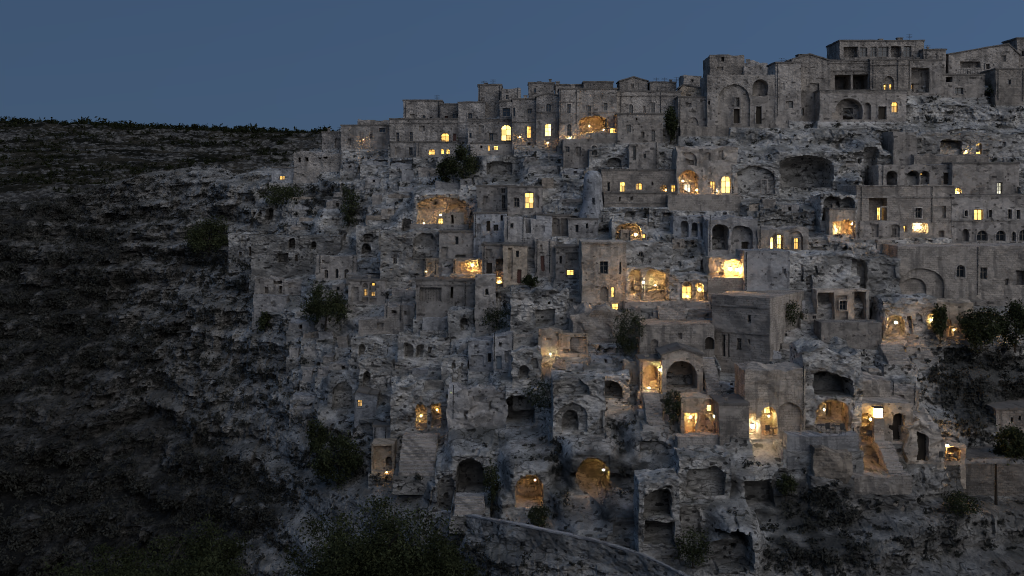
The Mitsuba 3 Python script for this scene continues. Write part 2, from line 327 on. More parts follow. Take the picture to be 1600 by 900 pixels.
# ------------------------------------------------------------------ the town, from the skyline down: pixel rectangles of the walls and of their openings
H = house
# far left outskirts
H('ruined_house', (558, 180, 612, 203), 'broken wall with a pointed left end on the far left of the skyline', cat_='ruin', ruin=1.6, tone=.8, depth=3)
H('stone_house', (533, 196, 611, 234), 'long low house at the far left end of the skyline with two small lit openings', [('nL', 543, 216, 549, 227), ('w', 577, 209, 582, 217), ('w', 592, 200, 602, 207), ('nL', 565, 216, 572, 225)], tone=.85)
H('stone_house', (503, 207, 533, 234), 'small cube house with a pale panel left of the long low house', [('n', 523, 217, 532, 231)], tone=.85)
H('ruined_house', (459, 232, 536, 268), 'roofless ruin with a pair of dark holes below the long low house', [('o', 498, 236, 503, 244), ('o', 506, 236, 512, 244), ('o', 466, 245, 470, 254), ('o', 477, 243, 482, 253)], cat_='ruin', ruin=1.6, tone=.85)
H('stone_hut', (424, 262, 500, 286), 'whitewashed hut with one lit slot on the left spur of rock', [('wM', 436, 275, 445, 281), ('o', 487, 272, 491, 280), ('n', 470, 270, 478, 282)], cat_='hut', tone=1.1, warm=.1)
# skyline, left group
H('stone_house', (630, 157, 690, 192), 'house with a roof railing at the left of the upper row', [('w', 660, 180, 665, 191), ('w', 671, 183, 675, 188), ('n', 640, 178, 648, 186)], extras=[('railing', 657, 684, 157, 168)], tone=.85)
H('stone_house', (688, 163, 718, 194), 'dark recessed house under a lean-to beside the roof railing', [('dr', 695, 181, 700, 194), ('w', 707, 178, 712, 186)], tone=.7, dy=.8)
H('stone_house', (716, 160, 758, 192), 'pale cube house with a single dark window under a flat canopy', [('ws', 731, 177, 738, 188), ('w', 744, 183, 747, 190)], tone=1.05, extras=[('chimney', 750, 158, 164, 3)])
H('stone_house', (747, 133, 784, 163), 'square block with no windows standing on the roofs above the pale cube house', [('n', 752, 152, 757, 158)], tone=.7, extras=[('aerial', 770, 122, 134)])
H('stone_house', (782, 135, 814, 163), 'narrow rooftop house beside the windowless square block', [('w', 790, 148, 795, 155)], tone=.8, ruin=.7, roof=False)
H('stone_house', (781, 158, 802, 186), 'house with a broad white framed window under the skyline', [('ws', 785, 169, 797, 182)], tone=.95)
H('stone_house', (609, 186, 732, 226), 'wide dark house with one round headed lit window', [('ws', 619, 207, 624, 224), ('ws', 640, 206, 645, 224), ('WM', 689, 208, 702, 225), ('dr', 708, 209, 713, 225), ('w', 726, 207, 730, 216), ('n', 655, 196, 664, 205)], tone=.82, extras=[('cornice', 193)])
H('stone_house', (731, 187, 801, 226), 'house with a tall bright arched window left of the pediment house', [('w', 765, 208, 771, 220), ('WS', 783, 195, 799, 220), ('w', 733, 207, 737, 215), ('n', 748, 196, 756, 208)], tone=.9, extras=[('cornice', 190)])
H('terrace_house', (610, 222, 652, 246), 'low front with a white door frame under the wide dark house', [('ws', 639, 230, 645, 243), ('n', 617, 230, 626, 242)], tone=.9)
H('terrace_house', (650, 222, 722, 246), 'row of three small lit windows below the wide dark house', [('WM', 669, 233, 680, 242), ('WM', 689, 232, 694, 241), ('WL', 697, 233, 703, 241)], tone=.75)
H('terrace_house', (735, 224, 803, 243), 'low terrace front with two little lit windows under the tall arched window', [('WM', 762, 227, 766, 236), ('WL', 771, 227, 779, 235), ('o', 750, 228, 754, 232)], tone=.85)
# skyline, middle group
H('stone_house', (800, 155, 840, 227), 'narrow house with a lit arched window and a glowing orange corner', [('w', 802, 168, 805, 182), ('w', 824, 170, 831, 178), ('WM', 823, 197, 830, 216), ('o', 824, 222, 829, 227)], tone=.85, extras=[('cornice', 191)])
H('pediment_house', (838, 152, 876, 227), 'tall house crowned by a small pediment with a bright arched window', [('Ws', 853, 162, 861, 176), ('WS', 851, 193, 862, 213)], tone=.85, gable=True, extras=[('cornice', 176)], depth=5)
H('stone_house', (874, 139, 905, 221), 'tall narrow house washed by an uplight beside the pediment house', [('ws', 886, 162, 892, 177), ('Ws', 886, 194, 893, 212)], tone=.95, dy=-1.6, extras=[('cornice', 160), ('chimney', 896, 132, 140, 3)])
H('stone_house', (903, 139, 964, 217), 'courtyard house whose lower vault is brightly lit', [('w', 918, 165, 924, 181), ('ws', 943, 161, 949, 173), ('G', 905, 181, 951, 214, 3.0), ('wL', 953, 200, 964, 210)], tone=.85, depth=6.5, extras=[('cornice', 176)])
H('terrace_wall', (924, 208, 986, 224), 'low wall closing the lit courtyard', cat_='wall', tone=.65, depth=1.2, roof=False, dy=-2)
H('stone_house', (962, 143, 1064, 182), 'long pale house with a dark roof edge and three upper windows', [('Ws', 982, 163, 989, 178), ('ws', 1017, 160, 1023, 176), ('ws', 1044, 166, 1052, 179), ('n', 1005, 165, 1009, 176)], tone=.95, depth=7, extras=[('cornice', 150), ('aerial', 1000, 128, 143)])
H('stone_house', (965, 178, 1036, 224), 'plain lower storey with two dark windows under the long pale house', [('w', 979, 195, 986, 206), ('w', 1018, 204, 1024, 221), ('n', 1002, 206, 1007, 216), ('o', 993, 184, 996, 188)], tone=.72, dy=-.8)
H('stone_house', (1060, 152, 1110, 206), 'wall with a blocked pale arch left of the big ruined block', [('N', 1074, 183, 1092, 201), ('n', 1072, 160, 1080, 168)], tone=.8, dy=.6)
H('gabled_house', (1062, 139, 1098, 166), 'small peach coloured gabled house on the skyline', [('n', 1074, 148, 1080, 156)], tone=1.1, warm=1., gable=.15, depth=4)
H('roof_tower', (1068, 112, 1097, 142), 'little rooftop turret left of the big ruined block', [('w', 1080, 122, 1084, 129)], cat_='tower', tone=.75, ruin=1., extras=[('aerial', 1060, 118, 136)])
H('rooftop_room', (912, 128, 958, 143), 'dark flat rooftop room behind the courtyard house', tone=.6, depth=4, dy=3)
H('gabled_house', (968, 128, 1012, 143), 'gabled loft standing behind the long pale house', [('n', 985, 132, 990, 138)], tone=.65, gable=True, depth=4, dy=4)
H('rooftop_room', (1016, 129, 1056, 144), 'flat rooftop room with aerials behind the long pale house', tone=.65, depth=4, dy=4, extras=[('aerial', 1028, 119, 129), ('aerial', 1041, 119, 129), ('chimney', 1050, 124, 130, 2)])
H('rooftop_room', (826, 130, 866, 156), 'rooftop room with a chimney behind the pediment house', [('w', 834, 138, 838, 145)], tone=.7, depth=4, dy=4, extras=[('chimney', 843, 127, 131, 3), ('chimney', 861, 130, 137, 3)])
H('rooftop_room', (868, 133, 915, 146), 'long low rooftop room above the uplit narrow house', tone=.72, depth=4, dy=4, extras=[('chimney', 872, 127, 134, 3)])
# the big ruined block
H('ruined_tower', (1109, 83, 1163, 122), 'square ruined tower top rising above all roofs left of the penthouse', [('o', 1127, 87, 1132, 95, .8), ('n', 1120, 104, 1130, 110)], cat_='tower', tone=.75, ruin=.7, depth=6, mat='masonry_mat', dy=.3)
H('stone_house', (1162, 90, 1201, 122), 'whitewashed box room beside the ruined tower top', [('w', 1166, 92, 1173, 97)], tone=1., ruin=1.6, depth=5, dy=.6)
H('ruined_palace', (1105, 117, 1232, 200), 'huge scarred wall with the outline of a great blocked arch', [('N', 1122, 131, 1172, 198, .5), ('ws', 1149, 152, 1156, 167, .9), ('dps', 1146, 170, 1157, 193, .9), ('ds', 1181, 166, 1190, 194), ('N', 1176, 124, 1200, 150, 1.4), ('o', 1107, 157, 1110, 163)], cat_='ruin', tone=.78, roof=False, depth=6, mat='stone_mat', amp=.14)
H('stone_house', (1212, 98, 1252, 188), 'tall pale house front with one dark window right of the scarred wall', [('w', 1227, 158, 1239, 169), ('o', 1251, 170, 1253, 179), ('n', 1220, 130, 1226, 140)], tone=.95, dy=-1)
H('vaulted_house', (1232, 96, 1298, 190), 'dark barrel roofed house between the pale front and the penthouse', [('w', 1251, 170, 1256, 181), ('n', 1265, 130, 1280, 145)], tone=.7, dy=1, gable=True, extras=[('chimney', 1260, 84, 98, 9), ('chimney', 1275, 87, 98, 2), ('aerial', 1227, 88, 100)])
H('terrace_wall', (1063, 194, 1140, 214), 'stone terrace wall at the foot of the scarred wall', cat_='wall', tone=.75, depth=2, roof=False, mat='masonry_mat', ruin=.5)
# penthouse group
H('penthouse', (1312, 64, 1444, 97), 'glazed penthouse with a flat roof on top of the town', [('o', 1318, 73, 1340, 90, 1.2), ('w', 1343, 74, 1355, 89), ('w', 1360, 73, 1369, 89), ('w', 1372, 73, 1388, 89), ('o', 1392, 72, 1408, 90, 1.4), ('w', 1411, 72, 1424, 89)], tone=.75, depth=7, extras=[('aerial', 1428, 50, 64), ('aerial', 1457, 68, 82), ('chimney', 1411, 58, 65, 4), ('chimney', 1381, 60, 65, 3)])
H('loggia_house', (1296, 95, 1362, 148), 'house with a deep two bay loggia under the penthouse', [('o', 1304, 117, 1329, 143, 3.5), ('o', 1332, 116, 1357, 143, 3.5)], tone=.7, depth=7, extras=[('cornice', 99), ('cornice', 111)])
H('stone_house', (1360, 93, 1419, 148), 'house with a tall arched recess holding two lit panes beside the loggia', [('O', 1380, 119, 1397, 143, .5), ('wL', 1380, 131, 1387, 143, .9), ('wM', 1392, 131, 1395, 143, .9)], tone=.8, depth=7, dy=-.6, mat='masonry_mat', extras=[('cornice', 102)])
H('stone_house', (1417, 94, 1472, 150), 'house with one small lit window under a slanting wall right of the arched recess', [('o', 1424, 106, 1452, 145, 1.4), ('wM', 1425, 130, 1433, 144, 2.0)], tone=.75, depth=6, dy=-.2)
H('arcade_house', (1281, 142, 1416, 190), 'pale lower front with one great blind arch below the loggia', [('O', 1305, 153, 1348, 187, 1.8), ('d', 1323, 167, 1339, 187, 2.6), ('N', 1350, 160, 1361, 187, .8), ('dps', 1372, 166, 1385, 187), ('o', 1300, 176, 1305, 186), ('WM', 1393, 159, 1403, 176)], tone=.95, depth=5, dy=-1.4, extras=[('cornice', 145)])
H('stone_house', (1443, 78, 1478, 122), 'grey windowless house right of the penthouse', [('n', 1450, 95, 1456, 104)], tone=.75, dy=1)
H('gabled_house', (1482, 86, 1592, 132), 'long house with a sloping tiled roof on the right skyline', [('o', 1500, 96, 1532, 106, 1.0), ('w', 1540, 100, 1546, 108), ('n', 1565, 86, 1572, 96)], tone=.85, gable=.85, depth=7, dy=2)
H('stone_tower', (1589, 60, 1618, 122), 'dark square tower cut by the right edge at the skyline', [('w', 1596, 80, 1600, 88)], cat_='tower', tone=.6, dy=2, depth=5)
H('stone_house', (1470, 117, 1538, 152), 'house with a white framed dark window below the long sloping roof', [('ws', 1491, 137, 1505, 147), ('o', 1478, 120, 1488, 128)], tone=.78, extras=[('railing', 1498, 1530, 108, 117)])
H('stone_house', (1556, 108, 1632, 165), 'plain masonry house at the right edge under the dark tower', [('w', 1575, 124, 1580, 132)], tone=.72, mat='masonry_mat')
# second band, left to right
H('stone_house', (745, 291, 802, 338), 'grey house with an ivy streaked wall left of the lit bay window', [('w', 784, 305, 790, 326), ('n', 755, 306, 762, 318), ('w', 783, 294, 790, 302)], tone=.75)
H('bay_window_house', (793, 292, 848, 335), 'house with one tall brightly lit bay window', [('w', 803, 309, 812, 324), ('wL', 820, 301, 834, 326, .2), ('o', 838, 306, 842, 324, .4)], tone=.8, dy=-.6)
H('stone_house', (740, 333, 792, 382), 'blue white stained wall under the grey ivy streaked house', [('d', 760, 345, 766, 361), ('w', 771, 351, 779, 361), ('o', 782, 336, 786, 345), ('n', 745, 350, 752, 366)], tone=1., warm=.05)
H('stone_house', (788, 338, 842, 386), 'block with a tall narrow black doorway under the lit bay window', [('o', 821, 338, 829, 365, 1.4), ('w', 797, 348, 802, 356)], tone=.95, warm=.35, dy=-1, roof=False, ruin=.6)
H('stone_house', (838, 336, 862, 380), 'slim pale house between the black doorway and the shuttered wall', [('n', 846, 352, 851, 362)], tone=1.05, warm=.2)
H('terrace_wall', (861, 337, 892, 370), 'dark shuttered wall beside the slim pale house', [('n', 864, 341, 874, 366), ('n', 877, 341, 888, 366)], cat_='wall', tone=.62, depth=3)
H('stone_house', (888, 343, 934, 372), 'small house with a single slit window right of the shuttered wall', [('w', 899, 351, 904, 363), ('w', 915, 349, 919, 357)], tone=.9, warm=.3)
H('stone_house', (786, 383, 824, 446), 'peach fronted house with a pink door', [('dr', 808, 421, 815, 443), ('w', 806, 392, 811, 402), ('n', 794, 388, 801, 440)], tone=1.05, warm=.95, depth=4)
H('stone_house', (753, 383, 792, 447), 'brown house with a bright yellow staircase at its foot', [('d', 760, 411, 769, 427), ('n', 759, 388, 768, 404), ('o', 775, 404, 791, 443, 1.8)], tone=.72)
H('stone_house', (836, 372, 868, 433), 'house with a narrow rust red door below the slim pale house', [('dr', 845, 399, 851, 424), ('n', 843, 379, 847, 388)], tone=.95, warm=.6, roof=False, ruin=.8)
H('stone_house', (868, 386, 914, 436), 'house with a wide shutter and one small lit window low down', [('n', 883, 394, 905, 420), ('wL', 885, 421, 897, 431), ('w', 874, 400, 878, 412)], tone=.8)
H('stone_house', (708, 405, 757, 428), 'peach walled court with a bare lamp left of the brown house', [('n', 720, 410, 744, 425), ('o', 714, 398, 727, 407)], tone=1., warm=.9, depth=3, roof=False)
H('stone_house', (690, 330, 724, 352), 'room front glowing beside the lamp in the rock hollow', [('wL', 684, 341, 692, 350), ('o', 705, 334, 709, 350)], tone=.95, warm=.9, depth=3, roof=False, ruin=.5)
H('terrace_wall', (640, 351, 732, 366), 'terrace wall in front of the lamplit rock hollow', cat_='wall', tone=.85, depth=3, roof=False)
H('stone_house', (686, 362, 748, 408), 'house with a small dark window under the lamplit terrace', [('w', 711, 370, 716, 382), ('n', 690, 386, 700, 404), ('o', 712, 398, 728, 406)], tone=.8)
H('domed_house', (940, 266, 1062, 304), 'long low house with two crooked lit windows', [('w', 949, 285, 953, 299), ('WL', 968, 284, 977, 301), ('WM', 993, 286, 1004, 297), ('O', 1031, 289, 1042, 303, 1.2), ('wM', 1049, 289, 1056, 304), ('o', 1018, 284, 1021, 290)], tone=.85, mat='masonry_mat')
H('terrace_wall', (944, 301, 1057, 324), 'parapet wall with two black slots below the crooked lit windows', [('o', 967, 307, 970, 315, .7), ('o', 985, 307, 989, 313, .7)], cat_='wall', tone=.8, depth=3, mat='masonry_mat', extras=[('cornice', 318)])
H('arched_house', (1058, 224, 1152, 305), 'rock cut front with a lit pointed arch and a bright arched window', [('O', 1061, 265, 1091, 303, 1.6), ('wB', 1072, 287, 1083, 301, 2.0), ('N', 1072, 232, 1089, 256, .5), ('n', 1073, 243, 1085, 255, .9), ('wM', 1110, 283, 1118, 302), ('WS', 1127, 275, 1142, 302), ('n', 1103, 232, 1110, 246), ('n', 1122, 230, 1130, 246)], tone=1., warm=.6, roof=False, ruin=1.2, depth=5, amp=.16, dy=-.5)
H('terrace_wall', (1044, 303, 1158, 330), 'terrace wall running under the lit pointed arch', cat_='wall', tone=.85, depth=3, roof=False, ruin=.3, mat='masonry_mat')
H('cave_house', (1144, 250, 1218, 304), 'wide plastered blind arch with one narrow door', [('N', 1147, 254, 1212, 303, .8), ('dps', 1190, 281, 1198, 303, 1.1)], tone=.85, roof=False, ruin=1., depth=4)
H('stone_house', (880, 217, 928, 262), 'grey wall with a pale blocked doorway under the uplit narrow house', [('n', 900, 229, 908, 244), ('w', 884, 229, 890, 238)], tone=.75, roof=False)
H('stone_house', (983, 221, 1029, 264), 'ruined front with one narrow dark window under the plain storey', [('w', 989, 225, 994, 250), ('w', 1006, 240, 1010, 248)], tone=.82, ruin=.8)
H('cave_house', (920, 222, 984, 262), 'swirling rock front with a pointed dark window in a white frame', [('Ws', 924, 227, 933, 243), ('O', 948, 246, 972, 262, 2.5)], tone=1., ruin=1.5, amp=.2, roof=False)
# arcades on the right
H('buttress_house', (1396, 202, 1432, 260), 'tall plain grey buttress of masonry', cat_='buttress', tone=.75, depth=5, roof=False, ruin=.5)
H('cave_house', (1430, 200, 1600, 246), 'rock front with a low dark cave and a lit arched window beside it', [('G', 1467, 214, 1504, 241, 3.5), ('WL', 1525, 223, 1534, 241), ('n', 1434, 212, 1440, 222), ('w', 1566, 220, 1571, 230)], tone=.85, roof=False, ruin=1.4, depth=5, amp=.2)
H('terrace_wall', (1428, 238, 1545, 262), 'rubble terrace wall in front of the low dark cave', cat_='wall', tone=.8, depth=2.5, roof=False, ruin=.9, mat='masonry_mat', dy=-1.2)
H('arcade_house', (1373, 254, 1522, 294), 'arcaded front with three dark arches above the big masonry wall', [('O', 1385, 265, 1402, 289, 2.5), ('O', 1417, 264, 1437, 289, 2.5), ('O', 1439, 264, 1453, 289, 1.5), ('wM', 1445, 270, 1449, 288, 2.0), ('d', 1474, 269, 1485, 288), ('O', 1495, 264, 1506, 289, 1.)], tone=.85, roof=False, ruin=.7)
H('masonry_house', (1338, 290, 1492, 372), 'broad wall of coursed blocks with a deep alcove and one lit window in it', [('o', 1358, 310, 1386, 346, 1.6), ('wL', 1377, 324, 1386, 345, 2.1), ('ws', 1430, 325, 1440, 341), ('o', 1425, 348, 1450, 364, 1.0), ('wM', 1412, 353, 1416, 363), ('o', 1466, 361, 1475, 371, .6), ('n', 1472, 322, 1478, 340)], tone=.95, mat='masonry_mat', roof=False, depth=6, extras=[('cornice', 291), ('cornice', 309)])
H('stone_house', (1336, 344, 1412, 374), 'low front of pale carved frames at the foot of the masonry wall', [('n', 1362, 349, 1373, 370), ('N', 1391, 348, 1406, 370), ('o', 1395, 356, 1402, 367, .7)], tone=.95, depth=3, dy=-1.6, roof=False, ruin=.3)
H('stone_house', (1488, 255, 1592, 310), 'grey house with a cold white lit slit window at the right', [('WM', 1492, 293, 1502, 307), ('wB', 1558, 285, 1566, 305), ('w', 1588, 292, 1594, 306)], tone=.85, depth=6)
H('stone_house', (1487, 305, 1640, 380), 'two storey house with a row of dark arches under one lit window', [('wLs', 1522, 327, 1536, 346), ('ws', 1507, 329, 1512, 338), ('ws', 1545, 328, 1550, 340), ('ws', 1574, 327, 1581, 342), ('w', 1588, 328, 1594, 342), ('N', 1503, 357, 1514, 377, .8), ('W', 1526, 360, 1543, 377), ('W', 1556, 360, 1571, 377), ('W', 1580, 362, 1587, 377), ('W', 1592, 359, 1606, 377)], tone=.92, warm=.45, depth=6, extras=[('cornice', 345), ('cornice', 307)])
H('masonry_house', (1403, 384, 1640, 470), 'great masonry wall with the relief of a wide blocked arch', [('N', 1405, 419, 1476, 468, .35), ('N', 1408, 434, 1450, 468, .8), ('W', 1494, 414, 1508, 434), ('w', 1532, 418, 1543, 437), ('o', 1588, 423, 1603, 446, 1.), ('n', 1570, 436, 1575, 446)], tone=.95, mat='masonry_mat', roof=False, depth=6, amp=.14)
H('rock_house', (1232, 392, 1342, 466), 'smooth rock hewn front with a tall pointed niche', [('O', 1330, 399, 1342, 432, .9), ('n', 1260, 430, 1269, 453, .6), ('n', 1252, 410, 1256, 440), ('o', 1274, 413, 1278, 430, .5)], cat_='house', tone=1.05, warm=.6, roof=False, ruin=.8, depth=6, amp=.22, dy=-1)
H('cave_house', (1340, 398, 1406, 466), 'bulging rock front between the tall niche and the great masonry wall', [('O', 1328, 400, 1355, 455, 1.2), ('n', 1376, 412, 1400, 436)], tone=1., warm=.6, roof=False, ruin=.8, depth=5, amp=.3)
H('cave_house', (1283, 297, 1340, 366), 'rock hollow holding a small box house lit from below', [('O', 1286, 300, 1318, 345, 2.), ('O', 1312, 300, 1336, 345, 1.6), ('w', 1305, 316, 1309, 325, 2.6)], tone=1.05, warm=.6, roof=False, ruin=1., depth=5, amp=.2)
H('stone_house', (1296, 327, 1337, 366), 'small box house lit by a lamp at its open foot', [('o', 1301, 346, 1331, 366, 1.2), ('n', 1317, 344, 1327, 356, .9)], tone=1.05, warm=.7, depth=2.5, dy=-1.6)
# colonnade band
H('colonnade_house', (1052, 334, 1112, 374), 'pale pillared front with two slender dark arches', [('O', 1064, 343, 1076, 371, 1.5), ('O', 1080, 346, 1090, 370, 1.5), ('n', 1066, 337, 1075, 341), ('o', 1094, 347, 1097, 369, .5)], tone=1., warm=.1, roof=False, ruin=.7)
H('arcade_house', (1106, 335, 1184, 400), 'two tall dark arches side by side in one pale wall', [('O', 1112, 343, 1138, 391, 3.5), ('O', 1142, 348, 1176, 396, 1.0), ('d', 1161, 378, 1172, 396, 1.5)], tone=1., warm=.3, roof=False, ruin=1.0, dy=-.7)
H('stone_house', (1184, 352, 1264, 397), 'corner house with a bright arched loggia and a lit window', [('O', 1204, 362, 1226, 393, .8), ('wS', 1206, 371, 1211, 392, 1.1), ('wS', 1214, 365, 1224, 392, 1.1), ('N', 1231, 359, 1255, 393, .4), ('wM', 1241, 372, 1249, 390, .6)], tone=.9, dy=-1.2, roof=False, ruin=.8, depth=5)
H('terrace_wall', (1106, 434, 1166, 464), 'masonry terrace wall under the blazing pair of lamps', cat_='wall', tone=.85, mat='masonry_mat', depth=4, roof=False, dy=-.6)
H('stone_house', (1163, 392, 1234, 464), 'large blank blue grey wall under the two tall arches', [('n', 1222, 420, 1228, 428)], tone=.8, warm=.2, depth=5, mat='stone_mat', dy=-.9, roof=False)
H('cave_house', (956, 340, 1012, 381), 'open room with a glaring lamp in a rounded rock hollow', [('O', 961, 345, 1003, 378, 1.8), ('wM', 1004, 366, 1009, 378)], tone=1., warm=.7, roof=False, ruin=.8, depth=4, amp=.16)
H('stone_house', (968, 358, 985, 381), 'half wall standing inside the glaring rock hollow', [('n', 972, 364, 980, 372)], cat_='wall', tone=1., warm=.8, depth=.7, dy=-.2, roof=False, ruin=.2)
H('stone_house', (909, 376, 979, 492), 'large pale house with a big framed window and two lit slits at its foot', [('ws', 937, 408, 950, 428), ('w', 967, 408, 970, 428), ('N', 938, 448, 950, 471), ('wL', 955, 449, 960, 465), ('wL', 956, 474, 967, 491)], tone=1., warm=.7, depth=6, roof=False, ruin=.3, extras=[('cornice', 381)])
H('rock_house', (974, 376, 1050, 424), 'bulging rock overhang with one small window above the lamplit rough arches', [('w', 998, 391, 1005, 402)], tone=1., warm=.5, roof=False, ruin=.5, depth=6, amp=.3, dy=-.4)
H('cave_house', (978, 415, 1046, 472), 'lamplit cave house of three rough arches', [('O', 983, 420, 1003, 470, 1.8), ('O', 1008, 416, 1041, 470, 1.6), ('n', 1020, 440, 1029, 453, 2.0), ('o', 988, 440, 993, 469, 2.4), ('n', 1032, 446, 1037, 453, 2.)], tone=1.05, warm=.9, roof=False, ruin=.7, depth=5, amp=.2)
H('cave_house', (1046, 424, 1110, 472), 'cave front with two glowing arches right of the lamplit rough arches', [('O', 1064, 437, 1084, 469, .5), ('WL', 1066, 440, 1082, 468, .9), ('O', 1086, 441, 1100, 470, 1.6), ('n', 1050, 446, 1058, 460)], tone=1., warm=.8, roof=False, ruin=.9, depth=4, amp=.2)
H('stone_house', (1108, 398, 1162, 436), 'rocky front with a blazing pair of lamps above the glowing arches', [('O', 1132, 399, 1158, 434, 1.2), ('o', 1098, 408, 1104, 424), ('w', 1124, 426, 1130, 431)], tone=1., warm=.8, roof=False, ruin=.9, depth=4, dy=-2, amp=.2)
# the two faced tower house in the middle
H('tower_house', (1112, 458, 1190, 580), 'tall two faced corner house with slit windows in its shaded side', [('w', 1126, 520, 1131, 556), ('n', 1134, 518, 1137, 556), ('w', 1146, 525, 1152, 544), ('w', 1160, 487, 1165, 499), ('o', 1161, 525, 1164, 532, .4)], cat_='house', tone=.92, mat='masonry_mat', yaw=-.62, depth=10, roof=False, dy=5, ruin=.25, extras=[('cornice', 517), ('cornice', 477)])
H('masonry_house', (1000, 505, 1116, 566), 'broad masonry wall with one black arched doorway left of the corner house', [('N', 1018, 529, 1029, 553), ('D', 1102, 526, 1116, 546), ('n', 1060, 520, 1066, 530)], tone=.88, mat='masonry_mat', depth=5, roof=False, ruin=.3)
H('arch_porch', (1034, 556, 1098, 612), 'moulded arched porch with a shaded room behind', [('O', 1041, 564, 1089, 608, 3.4), ('n', 1058, 590, 1062, 606, 3.5)], cat_='porch', tone=1.0, warm=.7, gable=True, depth=4.2, dy=-1.)
H('stone_house', (1000, 563, 1036, 612), 'lamplit alcove wall left of the moulded porch', [('N', 1006, 570, 1028, 607, .8), ('O', 1018, 575, 1027, 596, 1.4)], tone=1., warm=.8, depth=3, dy=-.6)
H('terrace_wall', (976, 553, 1003, 602), 'pitted sloping wall beside the lamplit alcove', [('n', 982, 583, 989, 592)], cat_='wall', tone=1.05, warm=.8, mat='masonry_mat', depth=3, ruin=2.2, roof=False)
H('terrace_wall', (892, 466, 1000, 536), 'long retaining wall with an eroded stepped top above the lamplit ruin', cat_='wall', tone=.9, mat='masonry_mat', depth=4, ruin=3.2, roof=False, amp=.16)
H('court_house', (1064, 618, 1132, 680), 'yellow lit court wall with an arched window glowing in it', [('N', 1093, 620, 1128, 675, .3), ('o', 1069, 642, 1088, 678, 1.2), ('n', 1096, 650, 1104, 674, .7), ('O', 1105, 623, 1123, 646, .5), ('wS', 1106, 632, 1113, 645, .8), ('wL', 1114, 625, 1121, 645, .8)], tone=1.1, warm=1., depth=4, roof=False, ruin=.8, amp=.14)
H('masonry_house', (1124, 633, 1170, 684), 'plain dark masonry cube between the lit court and the white lamp', tone=.8, mat='masonry_mat', depth=5, dy=-2.4)
H('masonry_house', (1164, 570, 1258, 686), 'ruined masonry front with a lit arched doorway', [('O', 1190, 635, 1214, 680, 2.), ('wS', 1201, 640, 1212, 654, 2.4), ('N', 1215, 627, 1252, 674, .4), ('o', 1167, 645, 1183, 680, .8)], tone=1.05, warm=.65, mat='masonry_mat', depth=5, roof=False, ruin=1.2)
H('cave_house', (1254, 530, 1346, 686), 'rock front with one huge dark arch above a lamplit lower arch', [('G', 1272, 572, 1333, 621, 4.2), ('O', 1272, 624, 1332, 678, 2.4), ('o', 1301, 636, 1310, 660, 3.4), ('o', 1242, 545, 1254, 570, 2.), ('o', 1234, 552, 1238, 572)], tone=1., warm=.6, depth=5.5, roof=False, ruin=2.2, amp=.26)
H('rock_house', (1328, 588, 1392, 636), 'rounded masonry block overhanging the lantern arch', tone=.98, mat='masonry_mat', depth=5, dy=-1.2, ruin=.8, roof=False, amp=.2)
H('stone_house', (1326, 630, 1426, 694), 'house front with an open arch beside a lantern on a pillar', [('O', 1339, 645, 1365, 690, 1.6), ('D', 1395, 645, 1413, 690, 1.), ('o', 1388, 664, 1397, 672)], tone=1., warm=.7, depth=4, roof=False)
H('ruined_house', (1414, 640, 1474, 726), 'ruin with a jagged falling gable and an arched door', [('D', 1433, 671, 1451, 722, .9)], cat_='ruin', tone=1.05, warm=.7, ruin=3.4, depth=4, roof=False, amp=.16)
H('stone_hut', (1455, 688, 1508, 726), 'low den blazing with lamplight at the right of the jagged ruin', [('O', 1460, 691, 1478, 720, 1.), ('O', 1479, 690, 1500, 720, 1.2)], cat_='hut', tone=1., warm=.8, ruin=1.2, depth=3, roof=False)
H('stone_house', (1556, 640, 1650, 690), 'low pale roofed house at the right edge beside the dark bush', [('w', 1580, 652, 1584, 660), ('w', 1592, 650, 1596, 657)], tone=.85, mat='masonry_mat', depth=6)
H('terrace_wall', (1230, 676, 1342, 704), 'dry stone parapet under the huge dark arch', cat_='wall', tone=.9, warm=.2, mat='masonry_mat', depth=1.6, dy=-3.2, roof=False, ruin=.6)
H('buttress_wall', (1272, 694, 1330, 746), 'curved masonry buttress below the dry stone parapet', cat_='buttress', tone=.72, warm=.7, mat='masonry_mat', depth=3, dy=-1.5, roof=False, ruin=1., amp=.2)
H('terrace_wall', (1335, 738, 1425, 772), 'low rubble wall below the lit steps', cat_='wall', tone=.8, mat='masonry_mat', depth=2, roof=False, ruin=.8)
H('retaining_wall', (1500, 716, 1680, 774), 'long pale road wall at the right edge', cat_='wall', tone=.5, warm=.5, mat='masonry_mat', depth=6, roof=False, dy=-.4)
H('terrace_wall', (1283, 504, 1378, 546), 'dark plastered terrace wall left of the wide steps', cat_='wall', tone=.62, depth=3, roof=False)
H('stone_house', (1276, 453, 1358, 504), 'shelter with a pale room and a ladder like pillar under the rock', [('o', 1277, 457, 1304, 502, 2.8), ('w', 1312, 470, 1323, 485), ('o', 1335, 456, 1353, 500, 2.4), ('n', 1305, 462, 1325, 502, .5)], tone=1.05, warm=.7, depth=4.5, roof=False)
H('cave_house', (1380, 458, 1462, 530), 'ragged rock front of a lamplit terrace right of the rock shelter', [('d', 1418, 494, 1425, 521, .5), ('O', 1384, 490, 1412, 526, 1.2), ('O', 1447, 486, 1461, 514, 1.), ('n', 1432, 490, 1442, 505)], tone=1.05, warm=.7, depth=4, roof=False, ruin=1.4, amp=.3)
H('stone_house', (1460, 466, 1520, 530), 'peach lit garden wall behind the two trees', [('n', 1480, 500, 1486, 526)], tone=1., warm=.9, depth=3, roof=False, ruin=.8)
H('terrace_wall', (1482, 470, 1660, 480), 'low wall along the top of the garden terrace', cat_='wall', tone=.6, depth=2, roof=False)
